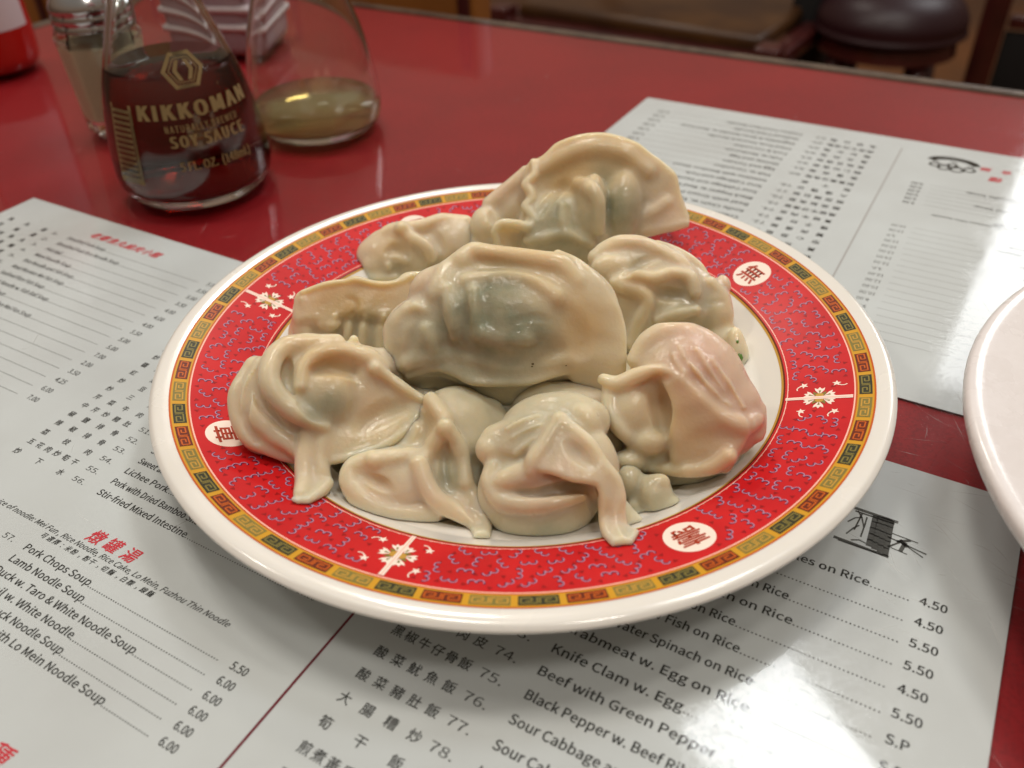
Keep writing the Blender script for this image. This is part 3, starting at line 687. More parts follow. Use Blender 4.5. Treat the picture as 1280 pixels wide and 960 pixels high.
# ketchup squeeze bottle at the left edge
kb = empty('ketchup_bottle', (-.3420, .6060, .0002), math.radians(-62)); tag(kb, 'red ketchup bottle with a white label, cut off at the top left corner', 'bottle')
b = MB(); b.lathe(sprof([(.0003, .001), (.022, .001), (.0275, .004), (.0295, .015), (.0295, .060), (.0290, .100), (.0265, .125), (.0180, .145), (.0130, .152), (.0003, .153)], 4), 64); b.obj('bottle_body', M['ketchup'], kb)
b = MB(); n = 24
V = []
for k in range(n+1):
    a = math.radians(-62+124*k/n)
    for z in (.028, .108): V.append((.0299*math.cos(a), .0299*math.sin(a), z))
b.add(V, [(2*k, 2*k+2, 2*k+3, 2*k+1) for k in range(n)]); b.obj('label', M['label'], kb)
b = MB(); b.lathe([(.0003, .190), (.003, .190), (.005, .172), (.0135, .166), (.0145, .152), (.0003, .151)], 40); b.obj('cap', M['label'], kb, auto=50)

# pale ribbed container between the two dispensers
nb = empty('ribbed_container', (-.190, .640, .0002), ANG+.35); tag(nb, 'pale pink ribbed container standing behind, between the two glass dispensers', 'container')
b = MB(); b.box((0, 0, .028), (.060, .060, .056), bev=.008)
b.obj('container_body', M['pale'], nb, auto=50)
for k in range(4):
    b = MB(); z = .020+k*.0115
    b.box((0, 0, z), (.0635, .0635, .0045), bev=.002); b.obj('rib', M['label'], nb, auto=50)
b = MB(); b.box((0, 0, .0685), (.063, .063, .024), bev=.008); b.obj('lid', M['pale2'], nb, auto=50)

# ------------------------------------------------------------------ behind the table
def bx(name, mat_, parent, p, q, w, h, bev=.004):
    """bar from p to q"""
    p = np.array(p, float); q = np.array(q, float); d = q-p; L_ = np.linalg.norm(d); z = d/L_
    a = np.array((UU[0], UU[1], 0)) if abs(z[2]) > .8 else np.array((0, 0, 1.))
    x = np.cross(a, z); x /= np.linalg.norm(x); y = np.cross(z, x)
    b = MB(); b.box((p+q)/2, (w, h, L_), np.stack([x, y, z], 1), 0, bev); return ch(b.obj(name, mat_, auto=40), parent)
def lv(px, py, z): return P(px, py, z)
ca = empty('wooden_chair', lv(760, 40, -.75)); tag(ca, 'dark mahogany chair with a brown seat beyond the table edge, left one', 'chair')
A0, A1 = lv(628, 25, -.33), lv(960, 78, -.33)
ax_ = (A1-A0)/np.linalg.norm(A1-A0); ay_ = np.array([-ax_[1], ax_[0], 0])
def cpt(s, t, z): return A0+ax_*s+ay_*t+np.array([0, 0, z+.33])
LL = np.linalg.norm(A1-A0)
bx('rail', M['wood'], ca, cpt(-.02, 0, -.335), cpt(LL, 0, -.335), .05, .03)
bx('rail', M['wood'], ca, cpt(-.02, .42, -.335), cpt(LL, .42, -.335), .05, .03)
for s_ in (0, LL):
    bx('leg', M['wood'], ca, cpt(s_, 0, -.74), cpt(s_, 0, -.30), .055, .045); bx('back_post', M['wood'], ca, cpt(s_, .42, -.74), cpt(s_, .46, .22), .045, .04)
    bx('rail', M['wood'], ca, cpt(s_, .03, -.335), cpt(s_, .40, -.335), .04, .03)
M['brownseat'] = mat('brown_vinyl', (.085, .036, .010), .35, .5, noise=(9, (.05, .02, .007), .4, .6))
b = MB(); b.box(cpt(LL/2, .21, -.312), (LL-.05, .38, .035), np.stack([ax_, ay_, (0, 0, 1)], 1), 0, .012); ch(b.obj('seat', M['brownseat'], auto=50), ca)
bx('back_rail', M['wood'], ca, cpt(0, .455, .18), cpt(LL, .455, .18), .09, .025)
bx('back_rail', M['wood'], ca, cpt(0, .44, -.06), cpt(LL, .44, -.06), .05, .022)
# black upright thing between the chairs
pb = empty('black_bag', lv(1005, 60, -.75)); tag(pb, 'black upright bag in the gap between the two chairs', 'bag')
q0 = lv(1010, 60, -.40)
b = MB(); b.box((0, 0, 0), (.085, .20, .62), bev=.03)
V = np.array(b.V); V[:, 0] *= 1-.25*np.clip(V[:, 2]/.31, 0, 1)**2; b.V = [tuple(p) for p in V]
o = b.obj('bag_body', M['black'], auto=60); o.location = (q0[0], q0[1], -.44); o.rotation_euler = (0, .04, ANG); ch(o, pb)
b = MB(); b.tube([np.array((q0[0], q0[1], -.14))+np.array((.03*math.cos(t), .02*math.cos(t), .12*math.sin(t))) for t in np.linspace(0, math.pi, 12)], .008); ch(b.obj('handle', M['black']), pb)
# round vinyl chair
sc_ = lv(1114, 24, -.30)
cb = empty('vinyl_chair', (sc_[0], sc_[1], -.75)); tag(cb, 'chair with a rounded shiny maroon vinyl seat in dark wood, right one', 'chair')
b = MB()
b.lathe(sprof([(.0004, .072), (.05, .069), (.09, .058), (.118, .040), (.134, .016), (.136, -.004), (.128, -.020), (.0004, -.026)], 5), 64)
o = b.obj('seat', M['vinyl']); o.location = (sc_[0], sc_[1], -.30); ch(o, cb)
b = MB(); b.lathe([(.0004, -.030), (.124, -.030), (.128, -.055), (.0004, -.055)], 48); o = b.obj('seat_frame', M['wood'], auto=40); o.location = (sc_[0], sc_[1], -.296); ch(o, cb)
for a in (45, 135, 225, 315):
    a = math.radians(a)+ANG; p = np.array((sc_[0]+.10*math.cos(a), sc_[1]+.10*math.sin(a), -.35)); q_ = p+np.array((.03*math.cos(a), .03*math.sin(a), -.39))
    b = MB(); b.tube([p, (p+q_)/2, q_], [.020, .017, .013]); ch(b.obj('leg', M['wood']), cb)
# dark wooden post with a metal foot rail at the far right
pz = lv(1232, 60, -.42)
po = empty('wooden_partition', (pz[0], pz[1], -.75)); tag(po, 'dark red wooden post and panel at the right edge beyond the table', 'partition')
for s_, w in ((0, .05), (.22, .05)):
    bx('post', M['wood'], po, (pz[0]+UU[0]*s_, pz[1]+UU[1]*s_, -.745), (pz[0]+UU[0]*s_, pz[1]+UU[1]*s_, .25), w, .05)
for z in (-.62, -.36, -.22):
    bx('crossbar', M['wood'] if z > -.6 else M['metal'], po, (pz[0]+UU[0]*.03, pz[1]+UU[1]*.03, z), (pz[0]+UU[0]*.20, pz[1]+UU[1]*.20, z), .03, .025)
b = MB(); b.box((pz[0]+UU[0]*.11, pz[1]+UU[1]*.11, -.49), (.165, .012, .22), R3, 0, .003); ch(b.obj('panel', M['black'], auto=40), po)
# orange wood wall panel beyond the left part of the table
# its right end stands where the dark post begins
d_ = ray(604, 22)[:2]; vv = -.425; t_ = (vv-((CAM[:2]-O0)@VV))/(d_@VV); ue = ((CAM[:2]+d_*t_-O0)@UU)*1000
wp = MB(); c_ = uvw((ue-900)/2, vv*1000, 0); wp.box((c_[0], c_[1], -.34), ((ue+900)*.001, .03, .82), R3, 0, .004)
for k in range(7):
    p = uvw(ue-8-190*k, vv*1000+17, 0); wp.box((p[0], p[1], -.34), (.010, .006, .80), R3, 1, .002)
w_ = wp.obj('wood_wall', [M['wallw'], M['wood']], auto=40); tag(w_, 'orange brown wooden wall panelling behind the bottles', 'wall')

# ------------------------------------------------------------------ dumplings: blobs, folds and flaps fused into one skin
def surface_nets(D, org, h):
    nx, ny, nz = D.shape; neg = D < 0
    cnt = np.zeros((nx-1, ny-1, nz-1), np.int8)
    sl = lambda o, n: slice(o, n-1+o)
    for i in (0, 1):
        for j in (0, 1):
            for k in (0, 1): cnt += neg[sl(i, nx), sl(j, ny), sl(k, nz)]
    cells = np.argwhere((cnt > 0) & (cnt < 8)); idx = -np.ones(cnt.shape, np.int64); idx[tuple(cells.T)] = np.arange(len(cells))
    acc = np.zeros((len(cells), 3)); num = np.zeros(len(cells))
    cor = [(i, j, k) for i in (0, 1) for j in (0, 1) for k in (0, 1)]
    vals = {c: D[cells[:, 0]+c[0], cells[:, 1]+c[1], cells[:, 2]+c[2]].astype(float) for c in cor}
    for c in cor:
        for ax in range(3):
            if c[ax] == 0:
                e = list(c); e[ax] = 1; e = tuple(e); a, b = vals[c], vals[e]; m = (a < 0) != (b < 0)
                t = np.where(m, a/np.where(m, a-b, 1), 0)
                p = np.tile(np.array(c, float), (len(cells), 1)); p[:, ax] += t
                acc[m] += p[m]; num[m] += 1
    V = (cells+acc/num[:, None])*h+org
    Q = []
    for ax in range(3):
        a1, a2 = (ax+1) % 3, (ax+2) % 3
        s0 = [slice(None)]*3; s1 = [slice(None)]*3; s0[ax] = slice(0, -1); s1[ax] = slice(1, None)
        m = neg[tuple(s0)] != neg[tuple(s1)]
        m2 = np.zeros(m.shape, bool); inner = [slice(None)]*3; inner[a1] = slice(1, -1); inner[a2] = slice(1, -1); m2[tuple(inner)] = m[tuple(inner)]
        g = np.argwhere(m2)
        if not len(g): continue
        fl = neg[tuple(g.T)]
        def off(d1, d2):
            q = g.copy(); q[:, a1] += d1; q[:, a2] += d2; return idx[tuple(q.T)]
        q = np.stack([off(-1, -1), off(0, -1), off(0, 0), off(-1, 0)], 1)
        q[~fl] = q[~fl][:, ::-1]; Q.append(q)
    return V, np.concatenate(Q)
def smin(a, b, k):
    hh = np.clip(.5+.5*(b-a)/k, 0, 1); return b+(a-b)*hh-k*hh*(1-hh)
def crm(pts, step):
    pts = np.array(pts, float)
    if len(pts) == 1: return pts
    out = []
    for i in range(len(pts)-1):
        p0, p1, p2, p3 = pts[max(i-1, 0)], pts[i], pts[i+1], pts[min(i+2, len(pts)-1)]
        n = max(2, int(np.linalg.norm((p2-p1)[:3])/step))
        for k in range(n):
            t = k/n; out.append(.5*((2*p1)+(-p0+p2)*t+(2*p0-5*p1+4*p2-p3)*t*t+(-p0+3*p1-3*p2+p3)*t**3))
    return np.array(out+[pts[-1]])
def resamp(pts, n):
    c = crm(pts, 6); L_ = np.r_[0, np.cumsum(np.linalg.norm(np.diff(c[:, :3], axis=0), axis=1))]
    t = np.linspace(0, L_[-1], n); return np.stack([np.interp(t, L_, c[:, i]) for i in range(c.shape[1])], 1)

KU, KC, FILLSIG = 1.5, 1.25, 1.15
def blur(D, sig):
    n = int(3*sig+1); w = np.exp(-.5*(np.arange(-n, n+1)/sig)**2); w /= w.sum(); A = D
    for ax in range(3):
        pad = [(0, 0)]*3; pad[ax] = (n, n); Bp = np.pad(A, pad, mode='edge'); A = np.zeros_like(D)
        for i, wi in enumerate(w):
            q = [slice(None)]*3; q[ax] = slice(i, i+D.shape[ax]); A += np.float32(wi)*Bp[tuple(q)]
    return A
class Dumpling:
    """drawn in the pixels of a crop of the photograph (x0, y0, scale); depth axis d points to the viewer;
       (cx, cy) is the crop pixel whose height z above the table anchors the dumpling"""
    def __init__(s, crop, cx, cy, z, box, vox=None):
        s.x0, s.y0, s.k = crop; s.C = P(s.x0+cx/s.k, s.y0+cy/s.k, z); s.n = CAM-s.C; s.dist = np.linalg.norm(s.n); s.n /= s.dist
        s.r = RT-s.n*(RT@s.n); s.r /= np.linalg.norm(s.r); s.u = np.cross(s.n, s.r)
        s.s = s.dist/F/s.k*1000                        # mm per crop pixel
        s.R3 = np.stack([s.r, s.u, s.n], 1)
        lo, hi = np.array(s.loc(box[0], box[3], box[4])), np.array(s.loc(box[2], box[1], box[5]))
        s.h = (vox or VOX)*s.s*s.k; s.org = lo-3*s.h; n = np.ceil((hi-lo)/s.h).astype(int)+6
        s.D = np.full(n, 40., np.float32)
        s.ax = [s.org[i]+np.arange(n[i])*s.h for i in range(3)]
        s.tints = []
    def loc(s, x, y, d):
        rd = ray(s.x0+x/s.k, s.y0+y/s.k); t = ((s.C-CAM)@s.n+d*s.s*.001)/(rd@s.n); p = CAM+rd*t-s.C
        return s.R3.T@p*1000
    def grid(s, lo, hi):
        i0 = [int(max(0, math.floor((lo[i]-s.org[i])/s.h))) for i in range(3)]; i1 = [int(min(s.D.shape[i], math.ceil((hi[i]-s.org[i])/s.h)+1)) for i in range(3)]
        if any(a >= b for a, b in zip(i0, i1)): return None
        sl = tuple(slice(a, b) for a, b in zip(i0, i1)); return sl, [s.ax[i][sl[i]].reshape([-1 if j == i else 1 for j in range(3)]) for i in range(3)]
    def comb(s, sl, d, k, carve):
        if carve: s.D[sl] = -smin(-s.D[sl], d, k)
        else: s.D[sl] = smin(s.D[sl], d, k)
    def E(s, x, y, d, rx, ry, rd, rot=0, k=14, carve=False):
        k = k*(KC if carve else KU)
        if d < -40 and not carve: rd = rd*1.12
        c = s.loc(x, y, d); r = np.array([rx, ry, rd])*s.s; k = k*s.s; a = math.radians(rot)
        m = r.max()+k+1; g = s.grid(c-m, c+m)
        if g is None: return s
        sl, (X, Y, Z) = g; X, Y, Z = X-c[0], Y-c[1], Z-c[2]
        xr, yr = math.cos(a)*X+math.sin(a)*Y, -math.sin(a)*X+math.cos(a)*Y
        k0 = np.sqrt((xr/r[0])**2+(yr/r[1])**2+(Z/r[2])**2); k1 = np.sqrt((xr/r[0]**2)**2+(yr/r[1]**2)**2+(Z/r[2]**2)**2)
        s.comb(sl, (k0*(k0-1)/np.maximum(k1, 1e-6)).astype(np.float32), k, carve); return s
    def balls(s, B, k, carve):
        k = max(k*s.s*(KC if carve else KU), .05); lo = (B[:, :3]-B[:, 3:]).min(0)-k-.5; hi = (B[:, :3]+B[:, 3:]).max(0)+k+.5
        g = s.grid(lo, hi)
        if g is None: return s
        sl, ax = g; T = np.full([len(a.ravel()) for a in ax], 40., np.float32); xs = [a.ravel() for a in ax]
        for x, y, z, r in B:
            m = r+k+.6; ii = []
            for c, a in zip((x, y, z), xs): ii.append((np.searchsorted(a, c-m), np.searchsorted(a, c+m)))
            if any(a >= b for a, b in ii): continue
            q = tuple(slice(a, b) for a, b in ii); X, Y, Z = xs[0][q[0]][:, None, None]-x, xs[1][q[1]][None, :, None]-y, xs[2][q[2]][None, None, :]-z
            T[q] = np.minimum(T[q], np.sqrt(X*X+Y*Y+Z*Z)-r)
        s.comb(sl, T, k, carve); return s
    def pd(s, x, y):
        """depth at which the ray through (x, y) meets the plate"""
        rd = ray(s.x0+x/s.k, s.y0+y/s.k); z = .015
        for _ in range(6):
            p = CAM+rd*((z-H)/rd[2]); z = float(plate_z(math.hypot(p[0]-PC[0], p[1]-PC[1])*1000))+.0006
        return ((p-s.C)@s.n)*1000/s.s
    def up(s, pts, f=.75):
        return [(x, y, max(d, s.pd(x, y)+r*f), r) for x, y, d, r in pts]
    def S(s, pts, k=10, carve=False, rest=False):
        p = crm(s.up(pts) if rest else pts, 5); B = np.array([list(s.loc(*q[:3]))+[q[3]*s.s] for q in p]); return s.balls(B, k, carve)
    def F(s, edge, root, re=14, rr=30, k=10, carve=False):
        """flap lofted from edge to root; entries may carry their own radius"""
        ex = lambda L_, r: [tuple(q)+(r,) if len(q) == 3 else q for q in L_]
        edge, root = ex(edge, re), ex(root, rr); n = int(max(len(crm(edge, 7)), len(crm(root, 7)))); a, b = resamp(edge, n), resamp(root, n)
        m = max(3, int(np.linalg.norm((a-b)[:, :3], axis=1).max()/7)); B = []
        for t in np.linspace(0, 1, m):
            for q in a*(1-t)+b*t: B.append(list(s.loc(*q[:3]))+[q[3]*s.s])
        return s.balls(np.array(B), k, carve)
    def surf(s, x, y, dflt=0.):
        """depth of the skin seen at crop pixel (x, y)"""
        d = dflt
        for _ in range(3):
            p = s.loc(x, y, d); i, j = int(round((p[0]-s.org[0])/s.h)), int(round((p[1]-s.org[1])/s.h))
            if not (0 <= i < s.D.shape[0] and 0 <= j < s.D.shape[1]): return None
            col = s.D[i, j]; k = np.flatnonzero(col < 0)
            if not len(k): return None
            k = k[-1]; t = col[k]/(col[k]-col[k+1]) if k+1 < len(col) else 0
            d = (s.ax[2][k]+t*s.h)/s.s
        return d
    def _on(s, pts, off):
        c = crm(pts, 8); d = [s.surf(x, y) for x, y, r in c]; ok = [i for i, v_ in enumerate(d) if v_ is not None]
        if not ok: return None
        d = np.interp(range(len(d)), ok, [d[i] for i in ok]); n = max(1, len(d)//8)
        d = np.convolve(np.pad(d, n, mode='edge'), np.ones(2*n+1)/(2*n+1), 'valid')
        return np.array([list(s.loc(x, y, dd+off*r))+[r*s.s] for (x, y, r), dd in zip(c, d)])
    def R(s, pts, h=.5, k=10):
        """fold of dough lying on the skin, h of its thickness standing proud"""
        B = s._on(pts, 2*h-1); return s if B is None else s.balls(B, k, False)
    def G(s, pts, h=.5, k=10):
        """crease pressed into the skin"""
        B = s._on(pts, 1-2*h); return s if B is None else s.balls(B, k, True)
    def tint(s, ch, x, y, d, r, a=1.): s.tints.append((ch, s.loc(x, y, d), r*s.s, a)); return s
    def finish(s, label, amp=.28, seed=0, smooth=2, part=None):
        s.D = np.clip(s.D, -5, 5)
        for sg in (2.2, 4.0): s.D = np.minimum(s.D, blur(s.D, FILLSIG*sg/2.2*1.7/(s.h/s.s/s.k)))     # dough bridges narrow creases
        g = np.random.default_rng(seed)
        for _ in range(9):                                  # gentle lumps of the soft dough
            w = g.normal(size=3); w /= np.linalg.norm(w); f = g.uniform(.35, 1.0); ph = g.uniform(0, 6.28)
            a = [(w[i]*f*s.ax[i]).reshape([-1 if j == i else 1 for j in range(3)]) for i in range(3)]
            s.D += (amp/3*np.sin(a[0]+a[1]+a[2]+ph)).astype(np.float32)
        # keep it on the plate
        X, Y, Z = [s.ax[i].reshape([-1 if j == i else 1 for j in range(3)])*.001 for i in range(3)]
        wx = s.C[0]+s.R3[0, 0]*X+s.R3[0, 1]*Y+s.R3[0, 2]*Z; wy = s.C[1]+s.R3[1, 0]*X+s.R3[1, 1]*Y+s.R3[1, 2]*Z; wz = s.C[2]+s.R3[2, 0]*X+s.R3[2, 1]*Y+s.R3[2, 2]*Z
        pz = plate_z(np.hypot(wx-PC[0], wy-PC[1])*1000); s.D = np.maximum(s.D, ((pz+.0006-wz)*1000).astype(np.float32))
        for i in range(3):                                   # close at the grid's border
            q = [slice(None)]*3
            for e_ in (0, 1, -1, -2): q[i] = e_; s.D[tuple(q)] = np.maximum(s.D[tuple(q)], .2)
        V, Q = surface_nets(s.D, s.org, s.h)
        # largest connected piece only
        par_ = np.arange(len(V)); E_ = np.concatenate([Q[:, [0, 1]], Q[:, [1, 2]], Q[:, [2, 3]], Q[:, [3, 0]]])
        lab = np.arange(len(V))
        for _ in range(400):
            l0 = lab.copy(); np.minimum.at(lab, E_[:, 0], lab[E_[:, 1]]); np.minimum.at(lab, E_[:, 1], lab[E_[:, 0]]); lab = lab[lab]
            if (l0 == lab).all(): break
        big = np.bincount(lab).argmax(); keep = lab == big; mp_ = np.cumsum(keep)-1
        Q = mp_[Q[keep[Q[:, 0]]]]; V = V[keep]
        E_ = np.unique(np.sort(np.concatenate([Q[:, [0, 1]], Q[:, [1, 2]], Q[:, [2, 3]], Q[:, [3, 0]]]), 1), axis=0); deg = np.bincount(E_.ravel(), minlength=len(V))[:, None]
        for it in range(smooth*2):
            a = np.stack([np.bincount(E_[:, 0], V[E_[:, 1], i], len(V))+np.bincount(E_[:, 1], V[E_[:, 0], i], len(V)) for i in range(3)], 1)/deg
            V = V+(.6 if it % 2 == 0 else -.45)*(a-V)
        T = np.zeros((len(V), 4)); T[:, 3] = 1
        for chn, c, r, a in s.tints:
            T[:, chn] += a*(.5 if chn == 1 else .85 if chn == 0 else .9)*np.exp(-(((V-c)/r)**2).sum(1))
        T = np.clip(T, 0, 1)
        # local mesh axes: world aligned, origin at the anchor
        Vw = (s.R3@(V.T*.001)).T
        me = bpy.data.meshes.new('dumpling'); me.vertices.add(len(Vw)); me.vertices.foreach_set('co', Vw.ravel())
        me.loops.add(len(Q)*4); me.loops.foreach_set('vertex_index', Q.ravel().astype(np.int32)); me.polygons.add(len(Q))
        me.polygons.foreach_set('loop_start', np.arange(0, len(Q)*4, 4, dtype=np.int32)); me.polygons.foreach_set('loop_total', np.full(len(Q), 4, np.int32))
        me.polygons.foreach_set('use_smooth', np.ones(len(Q), bool)); me.update(calc_edges=True); me.validate()
        at = me.color_attributes.new('tint', 'FLOAT_COLOR', 'POINT'); at.data.foreach_set('color', T.ravel())
        me.materials.append(M['dough'])
        o = bpy.data.objects.new('dumpling', me); C.objects.link(o); o.location = s.C
        tag(o, label, 'dumpling', 'boiled dumplings heaped on the plate')
        return o
FILL, PINK, TAN = 0, 1, 2
Z1 = (580, 155, 4.267); Z2 = (470, 290, 3.879); Z3 = (710, 280, 5.052); Z4 = (730, 390, 3.554); Z5 = (270, 400, 4.0); Z6 = (410, 470, 4.365); Z7 = (570, 470, 4.172); Z8 = (350, 250, 4.741)

def d_centre():
    q = Dumpling(Z2, 640, 430, .0430, (20, 20, 1260, 900, -330, 330))
    q.E(620, 430, -60, 470, 300, 180, -6, 20); q.E(250, 500, -60, 220, 200, 140, 10, 24); q.E(900, 400, -60, 290, 270, 130, -20, 30)
    q.E(610, 620, -110, 420, 200, 170, 0, 30); q.E(640, 745, -130, 370, 110, 140, 0, 16); q.E(230, 660, -130, 170, 110, 120, 0, 16)
    q.E(600, 430, 60, 270, 170, 100, -6, 40)                      # the filling
    # wide smooth flange on the right
    q.F([(880, 110, -40), (980, 165, -30), (1080, 280, -10), (1160, 390, 0), (1195, 500, 5), (1210, 640, 0), (1150, 790, -60)], [(760, 250, 20), (820, 300, 40), (900, 360, 45), (940, 440, 50), (960, 540, 50), (960, 620, 40), (980, 680, -10)], 26, 60, 20)
    q.G([(930, 400, 50), (985, 470, 70), (1000, 560, 46)], 0.13, 40)
    # rolled seam along the top and the dip behind it
    q.S([(420, 130, -10, 40), (470, 95, -10, 46), (560, 105, 0, 48), (680, 125, 10, 50), (800, 145, 15, 54), (890, 170, 10, 62), (960, 240, 10, 60)], 14)
    q.G([(450, 185, 16), (560, 182, 26), (680, 188, 28), (800, 215, 20)], 0.24, 21)
    q.R([(440, 240, 26), (540, 225, 30), (660, 222, 32), (770, 250, 32), (870, 310, 30)], 0.24, 29)
    # left folds
    q.R([(420, 140, 50), (340, 210, 62), (300, 300, 56)], 0.29, 27)
    q.S([(300, 210, -20, 50), (240, 260, -30, 66), (215, 310, -40, 56)], 12)
    q.S([(255, 385, 50, 36), (185, 365, 40, 46), (118, 430, 10, 50), (92, 540, -10, 52), (125, 625, -20, 60)], 12)
    q.G([(235, 345, 12), (180, 320, 14), (150, 345, 10)], 0.34, 10)
    q.G([(215, 430, 18), (175, 500, 26), (160, 600, 20)], 0.29, 16)
    q.R([(340, 280, 30), (365, 400, 40), (385, 500, 30)], 0.34, 16); q.R([(245, 470, 34), (275, 560, 36)], 0.31, 18); q.R([(470, 290, 34), (480, 400, 38), (500, 490, 28)], 0.29, 18)
    q.G([(305, 330, 14), (312, 430, 20), (345, 530, 16)], 0.34, 13); q.G([(425, 300, 10), (432, 410, 16), (425, 500, 12)], 0.34, 13)
    q.R([(520, 500, 40), (620, 520, 44), (720, 520, 40)], .2, 26)
    q.G([(690, 430, 10), (780, 412, 16), (840, 425, 8)], .25, 12)
    q.G([(640, 560, 10), (740, 575, 14), (840, 545, 10)], 0.27, 13)
    # lower crease and lip
    q.G([(310, 545, 10), (385, 570, 18), (450, 590, 10)], 0.34, 13)
    q.R([(160, 630, 44), (300, 605, 40), (420, 610, 36), (520, 630, 36), (640, 660, 40), (780, 650, 40), (900, 620, 44)], 0.29, 21)
    q.F([(160, 690, 0), (280, 655, 50), (380, 680, 75), (470, 725, 90), (600, 730, 90), (740, 725, 85), (850, 690, 75), (930, 670, 50)], [(180, 630, -20), (300, 590, 20), (400, 600, 40), (500, 640, 40), (600, 650, 40), (740, 640, 40), (850, 620, 40), (930, 610, 20)], 22, 50, 10)
    q.G([(150, 755, 26), (300, 735, 34), (420, 785, 22)], 0.27, 18); q.G([(700, 800, 24), (850, 755, 36), (960, 750, 26)], 0.27, 18)
    for x, y, r, a in ((600, 330, 150, .75), (500, 420, 170, .8), (780, 490, 110, .8), (620, 480, 150, .55), (390, 440, 130, .6), (200, 530, 130, .45), (560, 800, 280, .7), (320, 700, 160, .45), (620, 250, 90, .35)): q.tint(FILL, x, y, 100, r, a)
    q.tint(TAN, 1000, 440, 60, 160, .9); q.tint(TAN, 880, 640, 60, 140, .3); q.tint(TAN, 760, 180, 30, 190, .6); q.tint(TAN, 560, 150, 30, 110, .5); q.tint(PINK, 230, 270, 0, 90, .8); q.tint(PINK, 960, 800, -60, 150, .6)
    o = q.finish('largest dumpling lying on top in the middle of the heap, greenish filling showing through', .12, 1)
    specks(q, o, ((760, 640, 7), (757, 652, 5), (922, 648, 4))); return o
def specks(q, o, spots):
    b = MB()
    for x, y, r in spots:
        d0 = q.surf(x, y, 60)
        if d0 is None: continue
        c = q.loc(x, y, d0+.5); rr = r*q.s; V = []
        for k in range(7):
            a = 2*math.pi*k/7; V.append(q.R3@((c+np.array((rr*math.cos(a), rr*.7*math.sin(a), 0)))*.001))
        V.append(q.R3@((c+np.array((0, 0, rr*.7)))*.001)); b.add(V, [(k, (k+1) % 7, 7) for k in range(7)])
    b.obj('herb_speck', M['speck'], o)
M['speck'] = mat('herb_speck', (.10, .075, .02), .5, .4)
